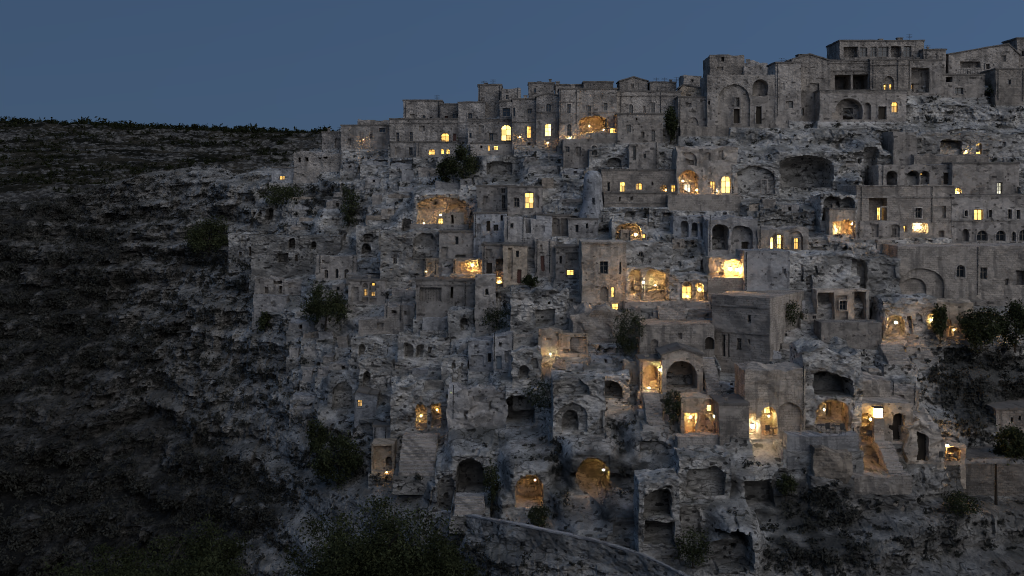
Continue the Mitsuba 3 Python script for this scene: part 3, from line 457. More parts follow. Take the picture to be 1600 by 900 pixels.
# left of the middle
H('round_tower', (742, 428, 774, 495), 'squat pitted tower block below the yellow staircase', [('W', 758, 450, 764, 461), ('n', 768, 470, 771, 476)], cat_='tower', tone=1., depth=4, ruin=.5, roof=False, amp=.16, dy=-1)
H('stone_house', (650, 438, 744, 500), 'dark terrace house with a colonnade of thin posts', [('o', 656, 449, 690, 470, .7), ('o', 704, 448, 708, 466)], tone=.68, depth=4, extras=[('cornice', 446), ('railing', 656, 690, 450, 471)])
H('cave_house', (700, 478, 740, 520), 'rock room with a low dark arch left of the squat tower', [('O', 719, 494, 731, 516, 2.), ('O', 681, 480, 700, 498)], tone=.9, roof=False, ruin=1.2, depth=3)
H('terrace_wall', (660, 490, 715, 516), 'smooth pale ramp wall left of the low dark arch', cat_='wall', tone=.95, warm=.2, depth=3, roof=False, ruin=.8)
H('cave_house', (798, 445, 890, 520), 'ruined rock house with a covered recess under a beam', [('o', 836, 482, 868, 510, 1.4), ('o', 849, 501, 857, 510, 2.), ('n', 882, 468, 890, 500), ('o', 856, 466, 860, 471)], tone=.95, warm=.4, roof=False, ruin=2.4, depth=5, amp=.26)
H('ruined_tower', (842, 510, 878, 556), 'narrow lamplit ruin with a rounded top', [('n', 868, 516, 872, 522)], cat_='ruin', tone=1.05, warm=.85, roof=False, ruin=1.4, depth=3, dy=-1)
H('stone_house', (874, 521, 919, 558), 'small room glowing yellow right of the rounded ruin', [('o', 891, 526, 917, 553, 1.4), ('o', 879, 545, 890, 552, .6)], tone=1.05, warm=.9, depth=3, roof=False)
H('cave_house', (864, 588, 946, 680), 'carved rock front with a doorway inside a larger arch', [('N', 866, 586, 921, 614, 1.2), ('N', 868, 630, 918, 676, .6), ('O', 878, 642, 904, 674, 3.), ('n', 938, 640, 943, 676)], tone=.95, warm=.4, roof=False, ruin=.8, depth=5, amp=.2)
H('stone_house', (700, 600, 790, 668), 'pitted pale rock wall left of the big square mouthed cave', [('o', 762, 626, 769, 644, .8), ('o', 724, 640, 730, 655, .6), ('n', 740, 616, 744, 624)], tone=.95, warm=.4, roof=False, ruin=1.4, depth=4, amp=.3)
H('cave_house', (610, 590, 704, 676), 'rock house with two amber lit arches above a ramp', [('o', 662, 570, 694, 610, 2.4), ('O', 649, 630, 667, 672, 1.6), ('O', 674, 627, 690, 668, 1.2), ('o', 699, 610, 711, 620, .8), ('w', 637, 650, 640, 657)], tone=.9, warm=.45, roof=False, ruin=1.6, depth=5, amp=.28)
H('stone_hut', (554, 618, 588, 655), 'lean-to with one dim lit window on the cliff edge', [('wD', 558, 625, 566, 636)], cat_='hut', tone=.8, warm=.1, depth=4, gable=.1)
H('cave_house', (560, 555, 612, 612), 'cliff edge cave with a tall narrow black mouth', [('O', 566, 577, 579, 615, 2.5), ('n', 583, 588, 603, 602)], tone=.85, roof=False, ruin=1.5, depth=4, amp=.3)
H('stone_house', (583, 666, 622, 692), 'small white box with one dark window below the lean-to', [('w', 611, 671, 617, 681)], tone=.95, warm=.2, depth=3)
H('stone_house', (580, 694, 616, 742), 'dim peach wall above the foreground tree', [('n', 583, 697, 612, 735, .8), ('O', 601, 716, 610, 730)], tone=.8, warm=1., depth=3, roof=False)
# more of the lower middle
H('cave_house', (622, 516, 704, 568), 'rounded rock ruin with two dark arches and scrub on its top', [('O', 632, 530, 646, 558, 1.8), ('O', 650, 532, 661, 558, 1.6), ('o', 668, 540, 674, 552, .8)], tone=.95, roof=False, ruin=1.4, depth=4, amp=.24, dy=.6)
H('stone_house', (733, 526, 772, 580), 'pale little house with two tiny dark holes above a blue white panel', [('o', 742, 536, 747, 541, .5), ('o', 760, 530, 764, 536, .5), ('n', 737, 556, 756, 572), ('w', 762, 552, 768, 566)], tone=1., warm=.2, roof=False, ruin=.7, depth=3)
H('stone_house', (770, 518, 802, 578), 'tall narrow pale block with a blue grey door beside the two tiny holes', [('db', 775, 556, 784, 577), ('w', 779, 530, 784, 540), ('n', 789, 548, 796, 566)], tone=1.02, warm=.25, roof=False, ruin=.9, depth=3)
H('cave_house', (690, 552, 732, 598), 'small weathered rock front between the rounded ruin and the pale little house', [('o', 706, 566, 712, 576, .8), ('N', 716, 572, 728, 592, .5)], tone=1., roof=False, ruin=1.1, depth=3, amp=.24)
H('stone_house', (600, 470, 648, 506), 'stepped low ruin with coursed walls below the pair of dimly lit arches', [('o', 612, 480, 620, 490, .9), ('o', 632, 482, 636, 492, .6)], cat_='ruin', tone=.9, mat='masonry_mat', roof=False, ruin=1.2, depth=3)
H('terrace_wall', (560, 492, 632, 522), 'rubble terrace wall on the cliff under the stepped low ruin', [('n', 590, 500, 600, 514)], cat_='wall', tone=.85, mat='masonry_mat', roof=False, ruin=1., depth=2.5)
H('cave_house', (548, 524, 606, 562), 'jutting rock front at the cliff edge above the tall narrow black mouth', [('O', 560, 536, 572, 556, 1.6), ('n', 584, 534, 592, 548)], tone=.9, roof=False, ruin=1.3, depth=3, amp=.26)
H('cave_house', (800, 540, 846, 606), 'creviced rock front left of the lamplit rounded ruin', [('O', 812, 566, 826, 590, 1.2), ('n', 832, 552, 840, 572)], tone=.95, roof=False, ruin=1.4, depth=3, amp=.28)
H('terrace_wall', (976, 470, 1110, 482), 'low pale terrace edge under the lamplit arches', cat_='wall', tone=1., warm=.5, roof=False, ruin=.2, depth=2, dy=-.9)
H('terrace_wall', (1058, 678, 1130, 694), 'low parapet before the yellow lit court', cat_='wall', tone=.95, warm=.4, mat='masonry_mat', roof=False, ruin=.4, depth=1.2, dy=-1.6)
H('cave_house', (924, 580, 984, 634), 'rock arch framing a dark overgrown cave', [('O', 930, 588, 974, 623, 2.6)], tone=1., roof=False, ruin=1.2, depth=4, amp=.24, dy=-.2)
H('cave_house', (1060, 700, 1142, 782), 'tall rock panel with a wide shallow recess below the yellow lit court', [('G', 1072, 722, 1134, 778, 1.2)], tone=.9, roof=False, ruin=1.2, depth=3, amp=.26)
H('cave_house', (998, 742, 1062, 858), 'rock front of the lowest square cave with a second opening beneath', [('G', 1005, 759, 1050, 808, 2.6), ('o', 1007, 814, 1054, 852, 2.4)], tone=.85, roof=False, ruin=1., depth=4, amp=.22)
H('masonry_house', (1392, 596, 1436, 642), 'broken masonry corner between the rounded block and the jagged ruin', [('n', 1402, 608, 1412, 626)], tone=.95, roof=False, ruin=1.6, depth=3, mat='masonry_mat', dy=.4)
# far left of the town
H('cave_house', (357, 360, 400, 402), 'ruined cliff house at the far left beside the round dark tree', [('w', 373, 393, 379, 400), ('n', 377, 364, 384, 378), ('d', 389, 386, 393, 400)], cat_='ruin', tone=.85, ruin=1.2, roof=False, warm=.3)
H('cave_house', (392, 366, 532, 428), 'long grey retaining house with two black arched openings', [('O', 450, 369, 461, 387, 2.), ('O', 485, 375, 494, 388, 2.), ('o', 433, 394, 451, 411, 2.), ('d', 461, 398, 466, 408), ('n', 485, 394, 490, 408)], tone=.62, warm=.3, depth=5, roof=False, ruin=.5)
H('stone_house', (494, 397, 557, 437), 'pale house with three narrow doors in a row', [('Ws', 507, 421, 513, 435), ('W', 524, 420, 529, 435), ('Ws', 538, 420, 545, 435), ('n', 503, 405, 508, 410)], tone=1., roof=False, ruin=.7)
H('stone_house', (544, 438, 602, 476), 'house with a pair of dimly lit arched windows beside the big dark tree', [('O', 566, 442, 575, 472, .5), ('O', 577, 441, 588, 472, .5), ('wD', 568, 452, 574, 463, .8), ('wM', 580, 443, 585, 448, .8), ('wD', 579, 456, 586, 464, .8), ('n', 549, 448, 560, 470)], tone=.8, depth=4)
H('ruined_house', (398, 428, 474, 462), 'low ruin with small dark doors on the left spur', [('o', 413, 447, 419, 458, 1.), ('o', 427, 432, 440, 442, 1.2), ('n', 451, 436, 462, 450), ('o', 436, 446, 441, 458)], cat_='ruin', tone=.8, ruin=1.2, depth=4)
H('terrace_wall', (396, 458, 448, 488), 'pale plastered wall under the low ruin', [('n', 424, 470, 431, 476)], cat_='wall', tone=.9, depth=2, roof=False, ruin=.5, warm=.3)
H('cave_house', (556, 352, 592, 402), 'cliff house with a doorway holding a pale post', [('O', 568, 358, 584, 379, 1.4), ('O', 565, 381, 580, 398, 2.)], tone=.95, roof=False, ruin=1.5, amp=.25)
H('rock_house', (595, 355, 692, 432), 'rock front with a broad blind arch behind the slim cypress', [('N', 645, 359, 684, 404, 1.0), ('w', 614, 397, 620, 412), ('n', 690, 388, 699, 420)], tone=.95, roof=False, ruin=1.2, amp=.28, depth=5)
H('terrace_wall', (540, 426, 676, 446), 'low terrace wall running to the cypress', cat_='wall', tone=.75, depth=3, roof=False, ruin=.5, dy=4)
H('stone_house', (664, 404, 686, 430), 'narrow peach panel wall right of the cypress', [('n', 668, 410, 675, 428)], tone=1.1, warm=1., depth=2, roof=False)


# ------------------------------------------------------------------ caves hollowed in the rock itself: outline, pixel rectangle, depth
CAVES = [('s', 1220, 243, 1302, 293, 5.), ('s', 786, 620, 834, 663, 4.5), ('a', 712, 720, 756, 773, 4.5), ('a', 806, 744, 849, 791, 3.6), ('c', 901, 718, 953, 772, 3.6),
         ('r', 1166, 756, 1212, 796, 3.), ('s', 1124, 824, 1167, 851, 2.6), ('a', 1114, 850, 1177, 892, 3.),
         ('a', 399, 331, 406, 341, 1.5), ('a', 408, 331, 415, 343, 1.5), ('a', 417, 325, 427, 343, 2.), ('r', 1353, 229, 1373, 290, 2.5), ('r', 628, 343, 641, 366, 2.), ('s', 652, 308, 728, 353, 2.6),
         ('a', 684, 748, 708, 796, 1.6), ('a', 1054, 793, 1096, 832, .8), ('a', 528, 358, 540, 376, 2.), ('s', 430, 394, 455, 412, 2.), ('a', 742, 490, 770, 506, 1.5), ('s', 908, 840, 950, 846, .4),
         ('r', 960, 818, 1000, 842, .9), ('s', 1000, 690, 1040, 706, .8), ('a', 1096, 405, 1108, 426, 2.), ('s', 520, 600, 548, 640, 1.5),
         ('a', 1208, 738, 1238, 768, .7), ('s', 1360, 470, 1378, 506, 2.5), ('s', 868, 596, 918, 616, 1.4), ('s', 1098, 228, 1108, 248, 1.), ('s', 760, 252, 800, 272, 1.6), ('s', 505, 340, 560, 352, 1.)]
for k in range(150):     # weathered pockets
    x, y = RNG.uniform(360, 1590), RNG.uniform(215, 870); w = RNG.uniform(3, 8)
    CAVES.append(('c', x, y, x + w, y + w * RNG.uniform(.7, 1.6), RNG.uniform(.5, 1.3)))
STUBN = {}
def stub_label(x, y, big, hole):
    best = None
    for k, (hx_, hy_, lb) in HOUSE_AT.items():
        d = math.hypot(hx_ - x, (hy_ - y) * 1.3)
        if best is None or d < best[0]: best = (d, hx_, hy_, lb)
    _, hx_, hy_, lb = best; lb = lb.split(' with ')[0].split(' holding ')[0].split(' whose ')[0].split(' beside ')[0].split(' under ')[0] if len(lb.split()) > 9 else lb
    for w_ in (' and ', ' left of ', ' right of ', ' in the ', ' above ', ' below ', ' between ', ' running ', ' at ', ' of '):
        if len(lb.split()) > 8 and lb.find(w_) > 8: lb = lb.split(w_)[0]
    lb = lb.replace(' side by side in one pale wall', '')
    rel = 'just below' if y > hy_ + 12 else 'just above' if y < hy_ - 12 else 'left of' if x < hx_ else 'right of'
    base = f"{'long' if big else 'short'} broken wall{' with a hole' if hole else ''} {rel} the {lb}"
    if len(base.split()) > 15: base = base.replace(' with a hole', ''); base = base.split(' that ')[0].split(' under ')[0].split(' on ')[0]
    STUBN[base] = STUBN.get(base, 0) + 1
    return base if STUBN[base] == 1 else base.replace('broken wall', ['', 'crumbling wall', 'wall stub', 'low rubble wall', 'ruined wall piece', 'worn wall end', 'wall fragment'][min(STUBN[base] - 1, 6)])
for k in range(1600):     # broken stubs of wall left standing between the houses
    x, y = RNG.uniform(450, 1420), RNG.uniform(240, 640); w, h = RNG.uniform(12, 42), RNG.uniform(7, 22)
    Y = D1(x + w / 2, y + h); X0, Z1 = XZ(x, y, Y); X1, Z0 = XZ(x + w, y + h, Y)
    if any(x < r[2] - 2 and x + w > r[0] + 2 and y < r[3] - 3 and y + h + 7 > r[1] + 2 for r in RECTS): continue
    if any(x < c[3] + 6 and x + w > c[1] - 6 and y < c[4] + 8 and y + h > c[2] - 6 for c in CAVES if c[3] - c[1] > 9): continue
    o = []
    if w > 18 and h > 11 and RNG.random() < .6: a = x + w * RNG.uniform(.2, .7); o = [(RNG.choice(['o', 'n', 'O', 'w']), a, y + h * .38, a + 5, y + h * RNG.uniform(.75, 1.))]
    H('wall_stub', (x, y, x + w, y + h), stub_label(x + w / 2, y + h / 2, w > 26, bool(o)), o, cat_='wall', group='broken wall stubs on the rock ledges', tone=RNG.uniform(.8, 1.08), warm=RNG.uniform(.1, .8), mat=RNG.choice(['stone_mat', 'masonry_mat', 'stone_mat']), depth=RNG.uniform(1.5, 3.5), ruin=RNG.uniform(.3, 1.2), roof=False, dy=RNG.uniform(-.8, .3), amp=.14)
# flights of steps: pixel rectangle, number of steps, run of each
STAIRS = [(1026, 474, 1074, 506, 8, .42, 'wide flight of steps under the lamplit rough arches'), (1004, 613, 1037, 662, 12, .34, 'lit steps climbing to the lamplit alcove'),
          (1096, 560, 1128, 622, 13, .32, 'rough steps rising beside the moulded porch'), (1370, 692, 1412, 738, 9, .36, 'lit steps below the lantern pillar'),
          (1374, 538, 1424, 568, 7, .42, 'broad steps right of the dark plastered terrace wall'), (1418, 531, 1458, 556, 7, .42, 'short flight of broad steps under the ragged rock front'),
          (630, 680, 678, 742, 11, .5, 'grey worn ramp of steps below the amber lit arches'), (712, 774, 756, 800, 6, .4, 'worn steps under the lowest left dark cave')]
RAMPS = []
for x0, y0, x1, y1, n, run, lab in STAIRS:
    Y = D1((x0 + x1) / 2, y1) - 1.0 - n * run * .35; X0, Z1 = XZ(x0, y0, Y + n * run); X1, Z0 = XZ(x1, y1, Y)
    t = thing('stone_steps', lab, 'steps'); h = (Z1 - Z0) / n
    for k in range(n):
        j = .12 * (RNG.random(2) - .5); m = m3.Manifold.cube((X1 - X0 + j[0], run + 1.0, h + .45)).translate((X0 + j[1], Y + k * run, Z0 + k * h - .45)).refine_to_length(.5); v, f = mtm(m)
        part('step', (rough(v, .035), f), 'masonry_mat', t, uv=np.tile([1.05, .5], (len(v), 1)))
    RAMPS.append((X0, X1, Z0, Z1, Y, n * run))

# ------------------------------------------------------------------ the rock of the hill
CON = np.array([(-80, 326), (0, 318), (60, 312), (140, 290), (190, 272), (240, 262), (300, 258), (335, 268), (360, 274), (385, 262), (405, 266), (430, 262), (462, 236), (500, 228), (530, 194), (560, 200), (610, 192), (700, 190), (800, 170), (900, 158), (1000, 150), (1060, 165), (1100, 176), (1200, 160), (1300, 148), (1450, 122), (1500, 128), (1590, 120), (1700, 116)])
GS = .14
gx, gz = np.arange(-118, 82, GS), np.arange(-61, 22, GS); GX, GZ = np.meshgrid(gx, gz)
zz = GZ + 1.6 * (fb(GX / 9, GZ / 14, 3, 11) - .5) * 2
hs = 3.6; tt = zz / hs + .5 * vn(GX / 13, GX * 0 + 3, 2); ft = tt - np.floor(tt)
ZQ = GZ + hs * (np.floor(tt) + ss(.66, 1., ft) - tt) * (.55 + .45 * vn(GX / 6, GZ / 6, 4))
Ys = np.full(GX.shape, 140.0)
for _ in range(7): Ys = .5 * Ys + .5 * D(800 + F * GX / Ys, EYE - F * ZQ / Ys)
PX, PY = 800 + F * GX / Ys, EYE - F * GZ / Ys
left = ss(500, 340, PX)
wx, wz = GX + 1.2 * (fb(GX / 2.2, GZ / 2.2, 2, 41) - .5), GZ + .9 * (fb(GX / 2.5, GZ / 2.5, 2, 42) - .5)
blk = np.zeros_like(Ys)
for q, (bw, bh, am) in enumerate([(3.4, 1.9, .75), (1.35, .75, .38), (.62, .36, .17)]):
    r = np.floor(wz / bh + .6 * vn(wx / (bw * 3), wz * 0, 60 + q)); c = np.floor(wx / bw + TAB[(r.astype(int) * 7) & 255, 5 + q])
    blk += (TAB[r.astype(int) & 255, (c.astype(int) * 3 + 11 * q) & 255] - .5) * am * 2
big = (fb(GX / 8, GZ / 6, 3, 20) - .5) * 3.2 + (fb(GX / 2.6, GZ / 2.0, 3, 21) - .5) * 1.7
rid = np.abs(fb(GX / 1.5, GZ / 1.2, 3, 22) - .5) * 1.6
fin = (fb(GX / .55, GZ / .42, 2, 23) - .5) * .42
strata = (vn(GX / 7, zz / .55, 24) - .5) * .55
frac = ss(.35, .65, fb(GX / 6, GZ / 6, 2, 30))
NZ = big * (1 + .8 * left) + rid + fin + strata + blk * (.5 + .8 * frac) * (1 + .35 * left)
flute = (np.abs(fb(GX / 3.1, GZ / 16, 3, 61) - .5) * 5.5 - 1.2) * left * ss(-6, -16, GZ) + (fb(GX / 22, GZ / 9, 2, 62) - .5) * 7 * ss(520, 300, PX)
Ys = Ys + .7 + flute - NZ * (.66 + .34 * left)
def jag(s=50): return (fb(GX / 1.1, GZ / 1.1, 3, s) - .5) * .9
def inside(kind, x0, x1, z0, z1, j=None):
    P = np.array(outline(kind, x0, x1, z0, z1)); 
    a, b = np.searchsorted(gx, [x0 - 1.5, x1 + 1.5]); c, d = np.searchsorted(gz, [z0 - 1.5, z1 + 1.5]); sl = (slice(c, d), slice(a, b)); jj = 0 if j is None else j[sl]
    pts = np.c_[(GX[sl] + jj * .5).ravel(), (GZ[sl] + jj * .5).ravel()]
    return sl, poly_in(P, pts).reshape(GX[sl].shape)
def poly_in(P, q):
    x, y = q[:, 0], q[:, 1]; r = np.zeros(len(q), bool); n = len(P)
    for i in range(n):
        (x1, y1), (x2, y2) = P[i], P[(i + 1) % n]
        if y1 != y2: r ^= ((y1 > y) != (y2 > y)) & (x < (x2 - x1) * (y - y1) / (y2 - y1) + x1)
    return r
def rs(x0, x1, z0, z1):
    a, b = np.searchsorted(gx, [x0, x1]); c, d = np.searchsorted(gz, [z0, z1]); return slice(c, d), slice(a, b)
for x0, x1, z0, z1, Y, y_ in CARVE:
    sl = rs(x0 - .4, x1 + .4, z0 - 3.0, z0 + .12); dz = np.clip(z0 - GZ[sl], 0, 3)
    Ys[sl] = np.minimum(Ys[sl], Y - .12 - .1 * dz + .25 * dz * (fb(GX[sl] / .8, GZ[sl] / .6, 2, 9) - .2))
P = [(690, 800), (725, 806), (770, 814), (830, 826), (890, 838), (945, 850), (1000, 868), (1045, 888), (1090, 915)]
pts = []
for px, py in P: Y = D1(px, py) - 1.6; X, Z = XZ(px, py, Y); pts.append((X, Y, Z))
pts = np.array(pts); n = 240; u = np.linspace(0, len(P) - 1, n); PP = np.stack([np.interp(u, np.arange(len(P)), pts[:, k]) for k in range(3)], 1); PP[:, 1] = gaussian_filter(PP[:, 1], 8); PP[:, 2] = gaussian_filter(PP[:, 2], 6)
PYX, PZX = np.interp(GX, PP[:, 0], PP[:, 1]), np.interp(GX, PP[:, 0], PP[:, 2]); onp = (GX > PP[0, 0]) & (GX < PP[-1, 0])
Ys = np.where(onp & (GZ > PZX - 1.0) & (GZ < PZX + .9), np.maximum(Ys, PYX + 3.0), Ys)
dzp = PZX - 1.5 - .8 * fb(GX / 3, GX * 0, 2, 88) - GZ; Ys = np.where(onp & (dzp > 0) & (dzp < 5), np.minimum(Ys, PYX - .2 - .45 * dzp - .5 * NZ * np.clip(dzp, 0, 1)), Ys)
cave_faces = []
for kind, x0, y0, x1, y1, dp in CAVES:
    if x1 - x0 < 9: continue
    Y = D1((x0 + x1) / 2, (y0 + y1) / 2) - .3; X0, Z1 = XZ(x0, y0, Y); X1, Z0 = XZ(x1, y1, Y); w, h = X1 - X0, Z1 - Z0
    cave_faces.append((kind, X0, X1, Z0, Z1, Y, dp))
    sl = rs(X0 - 2.2, X1 + 2.2, Z0 - 1.6, Z1 + 2.2)
    dd = np.hypot(np.maximum(np.maximum(X0 - GX[sl], GX[sl] - X1), 0), np.maximum(np.maximum(Z0 - GZ[sl], GZ[sl] - Z1), 0))
    k = 1 - ss(.3, 2.0, dd); Ys[sl] = Ys[sl] * (1 - k) + k * (Y - .35 * NZ[sl] + .25 * (GZ[sl] - Z0) / h * 2)
for x0, x1, z0, z1, Y, y_ in CARVE:
    sl = rs(x0 + .05, x1 - .05, z0 + .05, z1 - .1); Ys[sl] = np.maximum(Ys[sl], Y + (1.6 if y_ else .9))
for X0, X1, Z0, Z1, Y, run in RAMPS:
    sl = rs(X0 - .1, X1 + .1, Z0 - .6, Z1 + .3); Ys[sl] = np.maximum(Ys[sl], Y + .5 + run * np.clip((GZ[sl] - Z0) / (Z1 - Z0), 0, 1))
    sl = rs(X0 - .6, X1 + .6, Z0 - 2.2, Z0 - .1); Ys[sl] = np.minimum(Ys[sl], Y - .1)
J = jag(); JS = {'c': .3, 'a': .6}
for kind, X0, X1, Z0, Z1, Y, dp in cave_faces:
    sl, msk = inside(kind, X0, X1, Z0, Z1, J * JS.get(kind, 1.))
    Ys[sl] = np.where(msk, Y + dp + .5 * (fb(GX[sl] / 1.2, GZ[sl] / 1.2, 2, 33) - .5) - dp * .35 * ss(.55, 1., (GZ[sl] - Z0) / (Z1 - Z0)), Ys[sl])
for kind, x0, y0, x1, y1, dp in CAVES:
    if x1 - x0 >= 9: continue
    Y = D1(x0, y0); X0, Z1 = XZ(x0, y0, Y); X1, Z0 = XZ(x1, y1, Y); sl, msk = inside(kind, X0, X1, Z0, Z1, J * .5); Ys[sl] += msk * dp
PX, PY = 800 + F * GX / Ys, EYE - F * GZ / Ys
top = np.interp(PX, CON[:, 0], CON[:, 1]) + 9 * (fb(GX / 2.2, GX * 0 + 5, 3, 77) - .5) * 2
left2 = ss(480, 80, PX)
Ys += 7 * ss(14, -2, PY - top) ** 2 * (1 + left) + 3 * left2 * ss(.45, .62, fb(GX / 20, GZ / 9, 3, 92))
# ground cover of the rock: dry scrub and soil; then its tone, with painted dimness
VEG = [([(-50, 905), (-50, 720), (150, 640), (330, 690), (470, 735), (478, 800), (400, 905)], .6), ([(235, 440), (420, 440), (520, 560), (520, 650), (380, 640), (230, 560)], .34), ([(425, 285), (560, 285), (570, 345), (480, 340)], .75),
       ([(360, 400), (420, 425), (545, 440), (400, 436), (270, 430)], .7), ([(760, 668), (1010, 672), (1060, 700), (980, 772), (890, 730), (780, 718)], .85), ([(945, 640), (1060, 690), (1000, 770), (960, 700)], .6),
       ([(1160, 742), (1330, 730), (1350, 905), (1150, 905), (1190, 820)], .8), ([(1440, 545), (1620, 540), (1620, 660), (1500, 690), (1440, 610)], .9), ([(1400, 735), (1620, 770), (1620, 850), (1440, 820)], .62), ([(1330, 780), (1620, 830), (1620, 905), (1330, 905)], .46),
       ([(690, 228), (880, 235), (890, 300), (730, 290)], .42), ([(640, 790), (780, 800), (900, 860), (1000, 905), (640, 905)], .7), ([(830, 715), (1010, 760), (1000, 850), (850, 800)], .62), ([(860, 555), (960, 560), (900, 600), (820, 640)], .6),
       ([(985, 478), (1030, 490), (1010, 545), (960, 540)], .7), ([(470, 640), (600, 660), (600, 770), (480, 770)], .6), ([(690, 850), (800, 862), (1000, 905), (690, 905)], .75), ([(1060, 690), (1230, 705), (1200, 730), (1060, 720)], .45), ([(760, 470), (810, 490), (790, 520), (740, 515)], .7), ([(1050, 770), (1120, 780), (1110, 860), (1060, 860)], .7)]
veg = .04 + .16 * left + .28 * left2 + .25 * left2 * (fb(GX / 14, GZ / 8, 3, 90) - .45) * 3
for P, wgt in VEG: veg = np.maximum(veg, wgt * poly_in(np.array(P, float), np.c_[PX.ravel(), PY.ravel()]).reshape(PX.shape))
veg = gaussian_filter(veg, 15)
tone = (1 - .22 * left - .45 * left2) * (1 - .40 * ss(-16, -38, GZ)) * (1 - .3 * ss(24, 34, GX) * ss(-22, -28, GZ))  # darker rock left and lower right; gorge dimness painted into the tone low down
keep = (PY > top - 5) & (PY < 935) & (PX > -45) & (PX < 1650)
idx = np.arange(GX.size).reshape(GX.shape); a, b, c, d = idx[:-1, :-1], idx[:-1, 1:], idx[1:, 1:], idx[1:, :-1]
ok = (keep[:-1, :-1] & keep[:-1, 1:] & keep[1:, 1:] & keep[1:, :-1])
V = np.stack([GX, Ys, GZ], -1).reshape(-1, 3)
FF = np.vstack([np.c_[a[ok], b[ok], c[ok]], np.c_[a[ok], c[ok], d[ok]]])
us = np.unique(FF); rm = np.zeros(len(V), int); rm[us] = np.arange(len(us))
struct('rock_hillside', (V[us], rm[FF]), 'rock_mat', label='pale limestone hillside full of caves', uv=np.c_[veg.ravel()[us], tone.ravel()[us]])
def sheet_Y(X, Z): return float(Ys[min(max(int((Z - gz[0]) / GS), 0), len(gz) - 1), min(max(int((X - gx[0]) / GS), 0), len(gx) - 1)])
def ground_at(px, py):
    """where the line of the picture point meets the rock"""
    Y = D1(px, py)
    for _ in range(12): X, Z = XZ(px, py, Y); Y = .5 * Y + .5 * sheet_Y(X, Z)
    X, Z = XZ(px, py, Y); return X, Y, Z

# ------------------------------------------------------------------ the far side of the ravine
hx, hy = np.arange(-420, 160, .9), np.arange(150, 780, .9); HX, HY = np.meshgrid(hx, hy)
HZ = np.interp(HY + 40 * (fb(HX / 90, HY / 90, 3, 1) - .5), [140, 200, 260, 330, 400, 480, 550, 600, 640, 900], [-70, -50, -33, -15, 0, 14, 27, 37, 39.5, 40]) - .034 * (HX + 280)
hw = HZ + 9 * (fb(HX / 40, HY / 40, 3, 2) - .5) + 1.6 * (fb(HX / 7, HY / 7, 2, 4) - .5); st = 4.2; q = hw / st; fq = q - np.floor(q); HZ = HZ + st * (np.floor(q) + ss(.35, .62, fq) - q) * ss(.4, .62, fb(HX / 45, HY / 60, 3, 5)) * ss(620, 560, HY)
q = hw / 1.3; fq = q - np.floor(q); HZ = HZ + 1.3 * (np.floor(q) + ss(.3, .6, fq) - q) * .6 * ss(.45, .6, fb(HX / 16, HY / 22, 3, 17)) * ss(620, 560, HY)
HZ += (fb(HX / 9, HY / 9, 4, 6) - .5) * 3 + (fb(HX / 2.5, HY / 2.5, 2, 8) - .5) * 1.1
hn = np.arange(HX.size).reshape(HX.shape); a, b, c, d = hn[:-1, :-1].ravel(), hn[:-1, 1:].ravel(), hn[1:, 1:].ravel(), hn[1:, :-1].ravel()
pxh = 800 + F * HX / HY; kq = ((pxh > -60) & (pxh < 640)); okh = kq[:-1, :-1].ravel()
struct('far_hillside', (np.stack([HX, HY, HZ], -1).reshape(-1, 3), np.vstack([np.c_[a, b, c][okh], np.c_[a, c, d][okh]])), 'hill_mat', label='dark terraced hillside beyond the ravine')
struct('plateau', box(-3000, 3000, 770, 5000, 30, 39.0), 'hill_mat', label='plateau behind the far hillside')
struct('ravine_floor', box(-3000, 3000, -200, 5000, -75, -72), 'hill_mat', label='floor of the ravine')
nx, ny = np.meshgrid(np.arange(-330, 331, 4.0), np.arange(-240, 76, 2.5)); nz = -2.2 - .36 * np.clip(ny + 2, 0, 80) - .002 * np.clip(ny, 0, 80) ** 2 + (fb(nx / 6, ny / 6, 3, 15) - .5) * 2.0 + (fb(nx / 50, ny / 50, 2, 16) - .5) * 3 * ss(2, 20, np.hypot(nx, ny))
nz = nz + .16 * np.clip(-ny - 6, 0, 140)  # unseen rise behind the camera, added to block low glow from the lower rock
ni = np.arange(nx.size).reshape(nx.shape); nz = np.where(np.hypot(nx, ny) < 12, np.minimum(nz, -1.9), nz)
struct('near_slope', (np.stack([nx, ny, nz], -1).reshape(-1, 3), np.vstack([np.c_[ni[:-1, :-1].ravel(), ni[:-1, 1:].ravel(), ni[1:, 1:].ravel()], np.c_[ni[:-1, :-1].ravel(), ni[1:, 1:].ravel(), ni[1:, :-1].ravel()]])), 'hill_mat', label='scrubby slope below the viewpoint and an unseen rise added behind it')

# ------------------------------------------------------------------ the walled path at the bottom and the road on the right
def ribbon(sec):      # sec: (y offset, z offset) ring
    sec = np.array(sec); k = len(sec); v = np.concatenate([np.c_[PP[:, 0], PP[:, 1] + a, PP[:, 2] + b] for a, b in sec]); f = []
    for j in range(k):
        j2 = (j + 1) % k; i = np.arange(n - 1); f += [np.c_[j * n + i, j * n + i + 1, j2 * n + i + 1], np.c_[j * n + i, j2 * n + i + 1, j2 * n + i]]
    return v, np.vstack(f)
t = thing('path_wall', 'long stone wall edging the path that slopes down at the bottom', 'wall')
v, f = ribbon([(0, 0), (-.02, -.3), (-.04, -.6), (-.06, -.9), (-.1, -1.2), (-.14, -1.5), (-.18, -1.8), (-.24, -2.2), (-.3, -4.6), (.6, -4.6), (.45, 0)]); part('wall', (rough(rough(v, .3), .2, 5), f), 'rock_mat', t, uv=np.tile([.16, .62], (len(v), 1)))
v, f = ribbon([(-.06, .0), (-.06, .16), (.5, .16), (.5, .0)]); part('coping', (rough(v, .05), f), 'stone_mat', t, uv=np.tile([.8, .2], (len(v), 1)))
